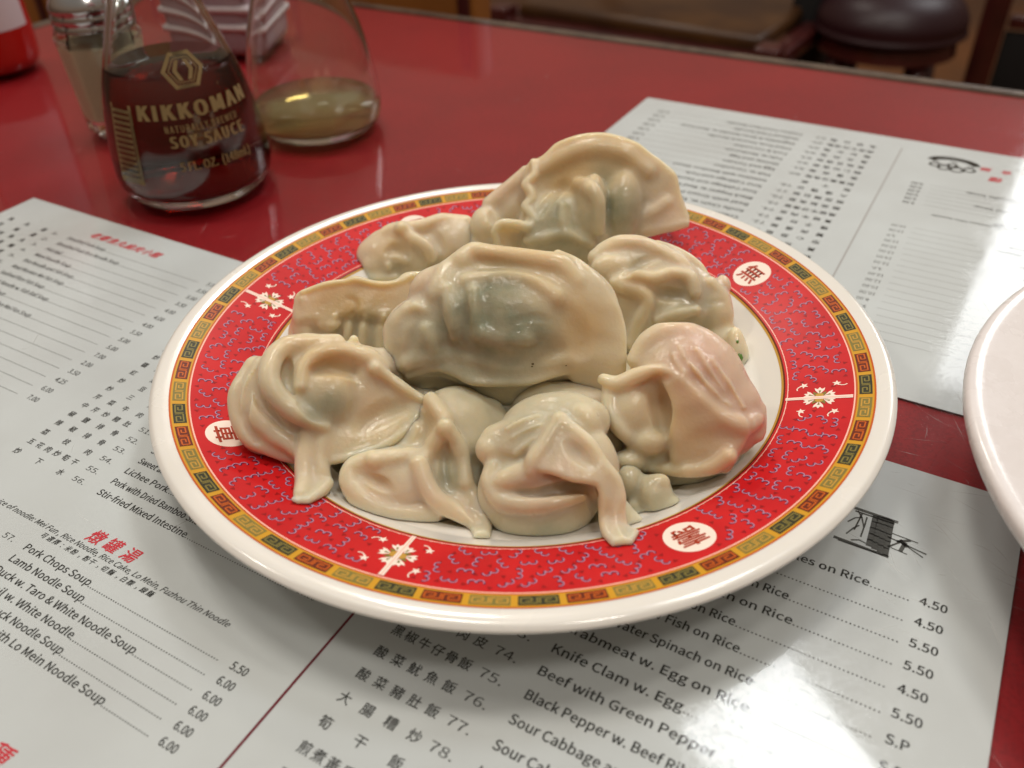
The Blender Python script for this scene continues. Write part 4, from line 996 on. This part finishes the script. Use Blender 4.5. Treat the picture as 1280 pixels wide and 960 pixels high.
def d_left():
    q = Dumpling(Z5, 480, 400, .0285, (30, 50, 1100, 940, -260, 280))
    q.E(500, 400, -60, 370, 262, 160, -8, 20); q.E(250, 450, -80, 165, 225, 120, 0, 20); q.E(620, 235, -30, 280, 125, 120, 0, 20)
    q.E(570, 400, 50, 180, 165, 110, -10, 20)                      # filled dome
    q.S([(200, 240, -60, 60), (115, 370, -40, 50), (118, 490, -20, 48), (190, 600, 0, 46), (320, 660, 5, 40), (410, 690, 20, 34)], 8)
    q.S([(240, 240, -20, 60), (190, 340, -10, 62), (190, 450, 15, 60), (280, 555, 40, 55), (370, 620, 60, 46), (420, 670, 65, 36)], 8)
    q.G([(200, 600, 16), (150, 500, 22), (152, 380, 22), (185, 280, 14)], .6, 6)
    q.R([(600, 118, 46), (440, 122, 54), (345, 145, 56), (282, 210, 54), (270, 310, 52), (325, 400, 52), (430, 480, 48), (545, 535, 28)], .76, 8)
    q.G([(205, 260, 18), (202, 340, 24), (240, 440, 26), (340, 535, 18)], .62, 6)
    q.G([(356, 205, 24), (356, 290, 40), (388, 372, 26)], .8, 6); q.G([(420, 420, 16), (480, 480, 18), (540, 505, 12)], .55, 7)
    q.R([(425, 330, 34), (445, 235, 38), (530, 170, 42), (640, 155, 42), (760, 190, 48), (830, 240, 46)], .54, 14)
    q.G([(490, 250, 24), (580, 235, 36), (690, 260, 30)], .42, 12)
    q.G([(700, 330, 26), (720, 400, 34), (690, 470, 24)], .25, 24)
    q.E(840, 220, -10, 85, 85, 80, 0, 10); q.S([(900, 300, -30, 40), (900, 220, -30, 50)], 8)
    q.F([(820, 235, 70), (870, 290, 85), (945, 345, 95), (1030, 398, 105), (1005, 490, 120), (930, 575, 130), (820, 640, 135), (700, 680, 135), (590, 700, 128)],
        [(740, 250, 50), (740, 320, 50), (730, 380, 55), (720, 420, 60), (700, 470, 65), (660, 520, 75), (610, 560, 90), (560, 590, 100), (520, 620, 105)], 20, 46, 10)
    q.S([(1030, 398, 110, 20), (1000, 490, 126, 20), (925, 572, 140, 21), (820, 636, 146, 21), (700, 676, 146, 21), (590, 700, 136, 20)], 7)
    q.R([(800, 240, 36), (870, 290, 28), (950, 345, 24), (1030, 395, 20)], .6, 8)
    q.G([(740, 520, 46), (840, 460, 60), (930, 430, 36)], .22, 26)
    q.R([(470, 560, 44), (448, 680, 44), (440, 790, 40), (430, 850, 30)], .5, 10); q.S([(470, 560, 100, 40), (448, 680, 110, 46), (440, 790, 150, 46), (425, 870, 178, 36)], 8, rest=True)
    q.S([(545, 575, 110, 40), (520, 680, 124, 34), (530, 760, 138, 38), (545, 805, 140, 34)], 8, rest=True)
    q.S([(392, 898, 190, 16), (440, 908, 190, 22), (510, 872, 182, 28), (558, 814, 165, 28)], 8, rest=True)
    fa, fb = q.up([(470, 570, 108, 38), (448, 680, 112, 36), (440, 790, 130, 34), (428, 876, 130, 28)], .7), q.up([(545, 585, 112, 32), (525, 680, 126, 32), (532, 760, 140, 32), (534, 836, 140, 26)], .7); q.F(fa, fb, k=10); q.G([(500, 590, 8), (490, 680, 11), (492, 770, 8)], .35, 8)
    q.S([(690, 120, -10, 30), (690, 98, 0, 24)], 6)
    for x, y, r, a in ((570, 420, 110, .9), (430, 500, 90, .5), (330, 330, 80, .4), (250, 450, 100, .25)): q.tint(FILL, x, y, 140, r, a)
    q.tint(TAN, 580, 220, 110, 120, .9); q.tint(TAN, 800, 470, 110, 170, .5); q.tint(TAN, 380, 130, 60, 120, .35); q.tint(PINK, 850, 240, 20, 120, .5); q.tint(PINK, 430, 860, 90, 140, .6); q.tint(PINK, 180, 500, 30, 220, .45); q.tint(PINK, 740, 420, 70, 90, .35)
    return q.finish('dumpling at the left front with a looped fold and a wide pale flap', .12, 2)
def d_front_left():
    q = Dumpling(Z6, 440, 540, .0150, (60, 0, 1060, 930, -300, 260))
    q.E(690, 330, -110, 255, 285, 160, -10, 20); q.E(850, 330, -150, 170, 230, 120, 0, 20); q.E(420, 600, -60, 320, 215, 150, -12, 24); q.E(660, 600, -50, 180, 230, 130, 10, 24); q.E(520, 400, -120, 170, 190, 110, 0, 24)
    q.S([(250, 455, 20, 55), (140, 500, 0, 56), (125, 580, 10, 60), (190, 670, 30, 66), (320, 730, 45, 66), (450, 745, 55, 62), (580, 745, 65, 52)], 8)
    q.R([(250, 455, 46), (360, 445, 50), (470, 435, 46)], .42, 14)
    q.G([(205, 548, 22), (280, 580, 36), (355, 622, 20)], .55, 9)
    q.G([(390, 690, 12), (480, 690, 18), (570, 680, 12)], .4, 10)
    q.E(440, 590, 60, 105, 105, 70, 0, 16)
    # Y shaped seam
    q.R([(560, 130, 46), (610, 200, 50), (635, 270, 52), (570, 390, 48), (500, 480, 50)], .54, 14)
    q.S([(500, 480, 105, 50), (530, 580, 122, 52), (600, 680, 128, 54), (700, 740, 128, 50), (800, 790, 150, 42), (850, 840, 172, 32), (848, 896, 190, 18)], 12, rest=True)
    q.R([(640, 280, 48), (705, 370, 48), (738, 470, 44), (748, 580, 46)], .6, 9); q.S([(748, 580, 60, 44), (800, 680, 85, 46), (850, 750, 130, 40), (860, 815, 160, 28)], 12, rest=True)
    q.G([(650, 360, 16), (636, 460, 30), (640, 560, 30), (690, 640, 18)], .5, 10)
    q.G([(470, 200, 26), (520, 260, 36), (500, 350, 30)], .4, 14)
    fa, fb = q.up([(640, 700, 124, 30), (735, 765, 124, 30), (796, 828, 130, 26), (826, 896, 130, 15)], .8), q.up([(770, 640, 60, 34), (842, 735, 100, 32), (870, 795, 120, 26), (866, 880, 130, 15)], .8); q.F(fa, fb, k=12); q.G([(690, 650, 14), (760, 720, 18), (820, 800, 10)], .4, 10)
    q.S([(440, 730, 40, 46), (560, 730, 70, 42), (640, 730, 95, 36)], 8)
    q.E(690, 850, 0, 120, 80, 80, -15, 12)
    q.tint(FILL, 670, 560, 60, 110, .9); q.tint(FILL, 820, 250, -60, 250, .5); q.tint(FILL, 420, 480, 60, 90, .3); q.tint(FILL, 700, 860, 20, 120, .5)
    q.tint(TAN, 530, 250, 40, 110, .7); q.tint(TAN, 640, 400, 60, 70, .5); q.tint(TAN, 280, 570, 60, 70, .5); q.tint(PINK, 560, 640, 110, 160, .55); q.tint(PINK, 800, 800, 100, 150, .6); q.tint(PINK, 300, 720, 50, 160, .5)
    return q.finish('dumpling at the front with a Y shaped seam, half under the left flap', .12, 3)
def d_front():
    q = Dumpling(Z7, 440, 520, .0195, (60, 40, 1000, 930, -300, 280))
    q.E(430, 610, -70, 320, 262, 170, -5, 20); q.E(440, 340, -60, 300, 180, 150, 8, 20); q.E(520, 250, -120, 290, 175, 150, 4, 20); q.E(640, 480, -40, 210, 240, 150, 0, 20)
    q.E(175, 385, -20, 72, 82, 80, 10, 22); q.E(215, 310, -40, 75, 60, 70, 0, 22)
    q.E(675, 225, -20, 70, 95, 80, 35, 18)
    q.G([(600, 270, 14), (660, 310, 18), (730, 290, 12)], .5, 8)
    for a, b, c in (((300, 330), (380, 285), (470, 250)), ((310, 405), (400, 330), (480, 290)), ((270, 275), (350, 235), (430, 205))):
        q.R([a+(12,), b+(17,), c+(12,)], .46, 10)
    q.G([(270, 360, 12), (350, 310, 16), (440, 270, 10)], .45, 10); q.G([(250, 420, 16), (320, 440, 22), (370, 400, 14)], .4, 12)
    # lower lip and the crease above it
    q.R([(190, 470, 46), (178, 560, 50), (230, 640, 54), (330, 672, 56), (450, 672, 50), (560, 650, 44), (650, 625, 36)], .48, 14)
    q.G([(228, 540, 14), (300, 588, 22), (390, 615, 28), (500, 600, 40), (620, 585, 40), (700, 600, 26)], .66, 7)
    q.E(340, 520, 90, 150, 70, 60, 18, 14)
    # front flap: two ridges meeting at a knob
    q.S([(540, 235, 80, 48), (600, 280, 100, 42), (690, 350, 120, 36), (760, 450, 128, 34), (830, 545, 125, 34), (845, 630, 118, 38), (815, 720, 122, 42), (828, 810, 145, 42), (852, 858, 160, 28)], 10, rest=True)
    q.S([(540, 235, 80, 48), (480, 330, 110, 46), (410, 430, 130, 46), (390, 490, 132, 36)], 10)
    q.F([(400, 470, 140), (500, 490, 158), (600, 530, 165), (680, 540, 165), (745, 560, 155), (775, 640, 144), (775, 740, 130), (810, 850, 105)], [(480, 340, 105), (540, 280, 95), (600, 320, 110), (680, 400, 120), (750, 470, 125), (810, 570, 122), (815, 700, 114), (835, 820, 104)], 24, 34, 8)
    q.G([(590, 350, 30), (640, 400, 44), (700, 460, 30)], .3, 12); q.G([(690, 620, 26), (730, 690, 34), (750, 780, 24)], .5, 9)
    q.S([(820, 800, 150, 40), (850, 862, 165, 30), (895, 868, 165, 22), (938, 818, 150, 16)], 14, rest=True)
    fa, fb = q.up([(768, 640, 120, 26), (772, 740, 125, 28), (796, 836, 130, 26), (836, 892, 130, 16)], .8), q.up([(848, 620, 118, 30), (855, 710, 118, 30), (872, 784, 130, 28), (934, 818, 130, 15)], .8); q.F(fa, fb, k=10); q.G([(800, 700, 14), (815, 790, 20), (858, 846, 14)], .4, 10)
    q.F([(870, 640, 10), (920, 700, 10), (962, 752, 20), (930, 800, 30), (880, 830, 40)], [(830, 640, 30), (830, 700, 40), (830, 760, 50), (830, 800, 60), (840, 830, 60)], 12, 20, 6)
    q.tint(FILL, 330, 790, 60, 260, .5); q.tint(FILL, 560, 800, 60, 180, .5); q.tint(FILL, 350, 280, 20, 200, .45); q.tint(FILL, 560, 170, -40, 180, .4)
    q.tint(TAN, 620, 590, 90, 100, .9); q.tint(TAN, 730, 690, 80, 90, .7); q.tint(PINK, 560, 470, 140, 160, .55); q.tint(PINK, 380, 650, 110, 170, .5); q.tint(PINK, 840, 800, 100, 160, .85); q.tint(PINK, 460, 590, 110, 110, .6)
    return q.finish('dumpling at the centre front with a raised folded ridge and pink curled tail', .12, 4)
def d_right():
    q = Dumpling(Z4, 450, 420, .0255, (40, 20, 830, 830, -260, 280))
    q.E(470, 340, -50, 250, 300, 170, 28, 20); q.E(600, 450, -50, 190, 205, 150, 30, 20); q.E(480, 690, -120, 220, 110, 120, 12, 12); q.E(310, 480, -50, 215, 200, 130, 0, 20); q.E(360, 620, -70, 220, 110, 110, 0, 20)
    q.S([(230, 210, 20, 40), (290, 130, 10, 50), (400, 90, 10, 54), (500, 120, 0, 54), (580, 200, 0, 50), (640, 290, 0, 48), (720, 400, 0, 46), (758, 470, -10, 38)], 16)
    q.E(205, 430, 25, 122, 140, 105, 0, 10); q.S([(86, 298, 96, 27), (150, 318, 104, 36), (235, 285, 108, 36), (330, 255, 122, 24), (420, 290, 130, 24), (500, 370, 128, 26), (590, 450, 118, 32), (690, 500, 92, 50), (750, 480, 40, 46)], 8)
    q.F([(430, 300, 126), (520, 390, 128), (610, 470, 116), (690, 530, 84), (660, 610, 80), (620, 680, 64)], [(390, 330, 110), (400, 420, 110), (410, 500, 104), (420, 570, 96), (420, 630, 80), (430, 690, 60)], 36, 40, 12)
    q.R([(640, 640, 40), (560, 690, 34), (430, 705, 30), (300, 685, 28), (190, 690, 30)], .6, 8)
    q.G([(310, 330, 34), (345, 420, 56), (350, 510, 44)], .5, 10)
    q.R([(115, 350, 36), (115, 440, 34), (165, 520, 36), (225, 580, 36)], .5, 10)
    q.E(290, 580, 70, 80, 56, 60, 0, 12); q.E(205, 660, 30, 80, 55, 80, 0, 10)
    q.G([(125, 560, 22), (160, 600, 30), (190, 600, 16)], .6, 8)
    for a, b, c in (((430, 160), (455, 230), (500, 285)), ((500, 165), (565, 260), (625, 350)), ((470, 235), (560, 330), (645, 415)), ((565, 215), (625, 300), (705, 425)), ((400, 190), (420, 240), (450, 270))):
        q.R([a+(12,), b+(18,), c+(12,)], .48, 9)
    q.G([(500, 230, 10), (560, 300, 15), (630, 380, 10)], .5, 7); q.G([(550, 210, 10), (620, 310, 14), (690, 420, 10)], .5, 7); q.G([(445, 210, 8), (480, 270, 12), (540, 340, 8)], .5, 7)
    q.S([(780, 440, -20, 34), (790, 480, -20, 34), (760, 540, -10, 40)], 10); q.G([(700, 440, 10), (740, 480, 14), (745, 530, 10)], .5, 8)
    q.tint(PINK, 560, 240, 80, 210, 1.5); q.tint(PINK, 740, 480, 20, 150, 1.7); q.tint(PINK, 450, 120, 30, 140, .6); q.tint(TAN, 370, 340, 90, 120, .7); q.tint(TAN, 520, 540, 100, 200, .75); q.tint(FILL, 300, 590, 80, 100, .5); q.tint(FILL, 450, 740, 0, 170, .55); q.tint(PINK, 620, 660, 60, 120, .6)
    return q.finish('pinkish dumpling on the right with a pale pinched corner pointing at the centre', .12, 5)
def d_back_right():
    q = Dumpling(Z3, 520, 430, .0235, (-60, 30, 1180, 1080, -340, 260))
    q.E(480, 430, -100, 400, 310, 190, -22, 24); q.E(330, 640, -140, 230, 340, 160, 10, 24); q.E(410, 880, -130, 160, 150, 130, 0, 20); q.E(720, 480, -80, 230, 230, 150, 0, 24)
    q.S([(180, 210, -20, 56), (290, 135, -20, 54), (420, 120, -10, 50), (530, 150, 0, 50), (650, 210, 0, 52), (740, 290, 10, 50), (800, 370, 10, 46)], 12)
    q.S([(560, 140, -50, 40), (700, 190, -60, 40), (820, 270, -60, 36), (860, 330, -50, 34)], 8)
    q.E(270, 275, 50, 120, 80, 60, 0, 20)
    q.R([(300, 370, 40), (400, 330, 42), (540, 340, 42), (660, 310, 42), (770, 340, 46), (800, 430, 42)], .64, 10)
    q.G([(580, 200, 18), (470, 235, 30), (400, 290, 26), (340, 330, 12)], .5, 10)
    q.G([(560, 440, 30), (640, 445, 46), (730, 450, 30)], .5, 12)
    q.R([(340, 390, 46), (450, 420, 50), (500, 490, 46), (450, 610, 46), (400, 740, 46)], .5, 16)
    q.E(710, 550, 20, 170, 80, 90, 0, 14); q.R([(570, 600, 36), (680, 572, 42), (800, 545, 36)], .5, 12)
    q.E(930, 520, -40, 105, 170, 100, 15, 10); q.S([(900, 370, 10, 40), (960, 450, 0, 44), (1000, 560, -10, 44), (990, 660, -20, 44)], 8)
    q.G([(830, 520, 12), (900, 495, 14), (985, 490, 10)], .5, 7); q.G([(850, 400, 12), (860, 480, 16), (850, 580, 12)], .5, 8)
    q.E(985, 380, -70, 40, 60, 50, 20, 8)
    q.E(1072, 840, q.pd(1072, 840)+20, 68, 185, 70, 8, 12); q.E(970, 790, q.pd(970, 790)+10, 130, 175, 100, 0, 16)
    q.tint(FILL, 720, 560, 80, 160, .75); q.tint(FILL, 430, 240, 90, 80, .6); q.tint(PINK, 470, 130, 10, 200, .5); q.tint(PINK, 760, 300, 20, 130, .5); q.tint(PINK, 990, 380, -60, 90, .9); q.tint(TAN, 440, 410, 90, 120, .7); q.tint(TAN, 650, 400, 70, 100, .5); q.tint(PINK, 760, 470, 50, 70, .5)
    o = q.finish('dumpling at the back right with a deep dimple and a cream flap near the rim', .12, 6)
    b = MB()
    for x, y, r_ in ((1082, 845, 34), (1070, 745, 14), (1086, 930, 14)):
        d0 = q.surf(x, y, -40); d0 = -40 if d0 is None else d0
        pts = [q.loc(x+r_*math.cos(a)*.8, y+r_*1.1*math.sin(a), d0-8) for a in np.linspace(0, 2*math.pi, 9)[:-1]]; top = [q.loc(x+r_*.6*math.cos(a)*.8, y+r_*.7*math.sin(a), d0+4) for a in np.linspace(0, 2*math.pi, 9)[:-1]]
        V = [q.R3@(np.array(p)*.001) for p in pts+top]; b.add(V, [(i, (i+1) % 8, 8+(i+1) % 8, 8+i) for i in range(8)]+[tuple(range(8, 16))])
    b.obj('scallion_bit', M['green'], o)
    return o
def d_back():
    q = Dumpling(Z1, 640, 430, .0325, (20, 20, 1250, 800, -420, 300))
    q.E(640, 380, -60, 330, 260, 90, 0, 10); q.E(900, 380, -60, 200, 200, 80, 0, 10)
    # broad sealed flange arching over the top
    q.F([(330, 330, 10), (345, 235, 0), (430, 185, 0), (510, 115, 0), (600, 82, 0), (690, 66, 0), (800, 76, 0), (900, 108, 0), (985, 170, 0), (1060, 225, 0), (1115, 280, 5), (1140, 380, 10), (1170, 460, 20), (1196, 528, 30)],
        [(390, 430, -10), (420, 350, -10), (480, 290, -15), (560, 255, -15), (620, 240, -15), (690, 235, -15), (760, 245, -15), (840, 290, -10), (880, 340, -10), (900, 390, -10), (920, 450, -10), (930, 500, 0), (935, 540, 10), (940, 565, 20)], 20, 40, 12)
    q.S([(1196, 528, 30, 20), (1110, 548, 30, 22), (1010, 572, 30, 22), (940, 575, 25, 24)], 8)
    q.R([(900, 520, 34), (1000, 470, 36), (1080, 420, 30)], .3, 20); q.R([(420, 240, 40), (540, 170, 46), (700, 130, 46), (860, 160, 46), (980, 250, 40)], .28, 20)
    # belly under the flange: a greenish bulge, a fold of dough, a grey bulge
    q.E(540, 570, 20, 255, 200, 200, 0, 6); q.E(515, 480, 60, 130, 115, 125, 0, 14)
    q.R([(525, 440, 18), (525, 520, 22), (540, 590, 20)], .45, 20); q.R([(330, 620, 18), (430, 610, 24), (540, 590, 22), (680, 640, 20)], .45, 20)
    q.E(672, 480, 100, 84, 200, 125, -6, 5)
    q.R([(580, 330, 36), (660, 335, 44), (712, 420, 40), (715, 560, 36)], .5, 10)
    q.E(835, 465, 10, 112, 205, 125, -6, 5); q.E(850, 570, -40, 90, 110, 110, 0, 12)
    q.G([(758, 330, 12), (768, 420, 18), (772, 560, 20)], .4, 8)
    q.G([(590, 420, 12), (590, 520, 20), (640, 600, 12)], .45, 10); q.G([(400, 470, 26), (470, 380, 34), (560, 310, 26)], .45, 12)
    # ruffled edge on the left
    q.S([(372, 205, 10, 22), (378, 270, 40, 24), (330, 325, 60, 25), (356, 365, 80, 24), (362, 400, 95, 24), (330, 440, 110, 25), (354, 480, 130, 24), (380, 515, 150, 25), (345, 550, 165, 26), (270, 532, 170, 24), (200, 530, 165, 23), (166, 570, 160, 22), (178, 620, 150, 22), (185, 670, 140, 22)], 5)
    q.F([(340, 330, 55), (345, 400, 85), (335, 450, 105), (350, 500, 130), (330, 545, 158), (230, 535, 162), (180, 560, 155), (180, 640, 140)], [(420, 330, 0), (420, 400, 10), (400, 460, 15), (400, 500, 20), (380, 560, 30), (320, 600, 40), (280, 640, 40), (260, 690, 40)], 14, 30, 8)
    q.E(270, 440, -110, 170, 110, 90, 42, 14); q.S([(330, 260, -60, 40), (250, 340, -60, 44), (140, 430, -50, 44)], 14)
    q.E(115, 540, -20, 82, 100, 90, 0, 10); q.G([(150, 480, 22), (158, 510, 24)], .45, 10); q.E(120, 650, -60, 120, 110, 90, 0, 16)
    q.tint(FILL, 830, 450, 100, 150, 1.1); q.tint(FILL, 480, 470, 160, 130, .8); q.tint(FILL, 540, 640, 180, 190, .6); q.tint(PINK, 220, 340, -60, 160, .8); q.tint(TAN, 650, 420, 120, 130, .6); q.tint(TAN, 500, 290, 10, 150, .6); q.tint(PINK, 1030, 530, 20, 160, .45); q.tint(FILL, 740, 280, 20, 70, .6); q.tint(TAN, 850, 240, 20, 160, .5); q.tint(PINK, 1000, 440, 30, 160, .5); q.tint(TAN, 620, 190, 0, 160, .4)
    return q.finish('dumpling at the back with its broad pale sealed edge standing up highest of all', .12, 7)
def d_back_left():
    q = Dumpling(Z8, 760, 290, .0185, (400, 60, 1300, 620, -300, 220))
    q.E(690, 340, -70, 240, 180, 150, 8, 20); q.E(640, 430, -100, 215, 130, 120, 0, 16); q.E(1010, 260, -110, 230, 170, 140, 0, 20)
    q.S([(560, 275, -10, 40), (640, 190, 0, 40), (720, 165, 10, 40)], 10); q.R([(720, 165, 40), (770, 220, 42), (850, 275, 42), (895, 340, 36)], .64, 9)
    q.S([(740, 165, 0, 36), (840, 150, -10, 36), (960, 120, -40, 40), (1100, 130, -60, 40)], 12)
    q.G([(640, 310, 24), (690, 285, 36), (750, 320, 24)], .45, 14)
    q.E(570, 385, 20, 80, 65, 60, 0, 12); q.R([(640, 385, 20), (648, 405, 20)], .5, 8)
    q.G([(650, 430, 12), (710, 410, 26), (770, 400, 12)], .5, 9)
    q.R([(470, 440, 36), (560, 460, 40), (680, 462, 34)], .5, 10)
    q.G([(900, 180, 20), (930, 240, 36), (960, 300, 24)], .4, 14)
    q.tint(TAN, 690, 280, 50, 100, .7); q.tint(FILL, 680, 400, 60, 100, .5); q.tint(PINK, 950, 200, 0, 190, .5); q.tint(PINK, 560, 300, 20, 130, .4)
    return q.finish('dumpling at the back left partly hidden, beside a white medallion', .12, 8)
def d_mid_left():
    q = Dumpling(Z8, 430, 680, .0215, (40, 380, 1000, 1150, -300, 240))
    q.E(480, 790, -110, 420, 240, 165, 0, 20); q.E(150, 720, -60, 80, 180, 110, 0, 12)
    q.F([(98, 590, 30), (130, 552, 35), (250, 505, 45), (390, 485, 50), (450, 472, 50), (590, 500, 55), (690, 487, 55), (750, 447, 50), (860, 440, 40)], [(120, 700, 30), (180, 690, 50), (280, 700, 60), (390, 660, 60), (470, 650, 60), (600, 670, 60), (700, 660, 55), (780, 640, 45), (880, 640, 35)], 18, 44, 10)
    q.S([(140, 590, 45, 30), (160, 700, 40, 30), (165, 830, 30, 36)], 8)
    q.G([(400, 580, 10), (445, 600, 14), (450, 650, 14), (415, 695, 10)], .5, 7)
    q.R([(130, 548, 16), (250, 505, 16), (390, 484, 16), (450, 472, 18), (590, 500, 16), (690, 487, 16), (780, 445, 18)], .5, 6)
    for x, w in ((310, 30), (400, 34), (490, 30), (600, 34), (690, 30)): q.R([(x+15, 690, w*.6), (x, 760, w), (x-10, 860, w)], .42, 10)
    for x in (355, 445, 545, 645): q.G([(x+10, 710, 8), (x, 800, 16), (x-6, 870, 12)], .5, 9)
    q.R([(250, 735, 26), (300, 745, 36), (340, 735, 24)], .45, 12)
    q.tint(TAN, 300, 630, 60, 160, .85); q.tint(TAN, 590, 620, 60, 160, .75); q.tint(FILL, 480, 800, 70, 200, .65); q.tint(PINK, 140, 640, 30, 120, .5); q.tint(TAN, 440, 630, 70, 60, .8)
    return q.finish('long dumpling at the left behind the looped one, thin flap along its top', .2, 9)
def d_bit():
    q = Dumpling(Z4, 300, 800, .0125, (130, 620, 470, 950, -200, 160))
    q.E(305, 810, -40, 92, 90, 90, 20, 12); q.E(335, 755, -10, 46, 40, 46, 0, 12); q.E(370, 850, -40, 60, 50, 60, 0, 10)
    q.E(205, 760, -50, 66, 80, 70, 0, 10); q.S([(230, 860, -10, 36), (250, 920, -20, 34), (330, 900, -30, 34)], 10); q.G([(250, 740, 12), (240, 800, 14)], .5, 8)
    q.tint(FILL, 300, 800, 40, 160, .55); q.tint(FILL, 200, 750, 0, 100, .5)
    return q.finish('small knob of dumpling end poking out low between the front and right ones', .25, 10)
def d_under():
    q = Dumpling(Z7, 690, 330, .0180, (-420, -80, 920, 640, -330, 80))
    q.E(690, 330, -150, 240, 250, 120, 20, 16); q.E(-160, 130, -190, 210, 150, 110, 0, 16); q.E(180, 130, -200, 260, 130, 100, 0, 16); q.E(560, 150, -120, 300, 130, 120, -8, 16)
    q.S([(650, 120, -60, 40), (760, 210, -70, 44), (800, 330, -80, 44), (800, 430, -80, 44)], 12)
    q.tint(FILL, 760, 380, -60, 180, .5); q.tint(PINK, 720, 130, -60, 150, .6); q.tint(FILL, 500, 120, -40, 200, .4)
    return q.finish('dumpling mostly buried under the central one, glimpsed above the folded front one', .25, 11)
for f_ in (d_centre, d_left, d_front_left, d_front, d_right, d_back_right, d_back, d_back_left, d_mid_left, d_bit, d_under): f_()
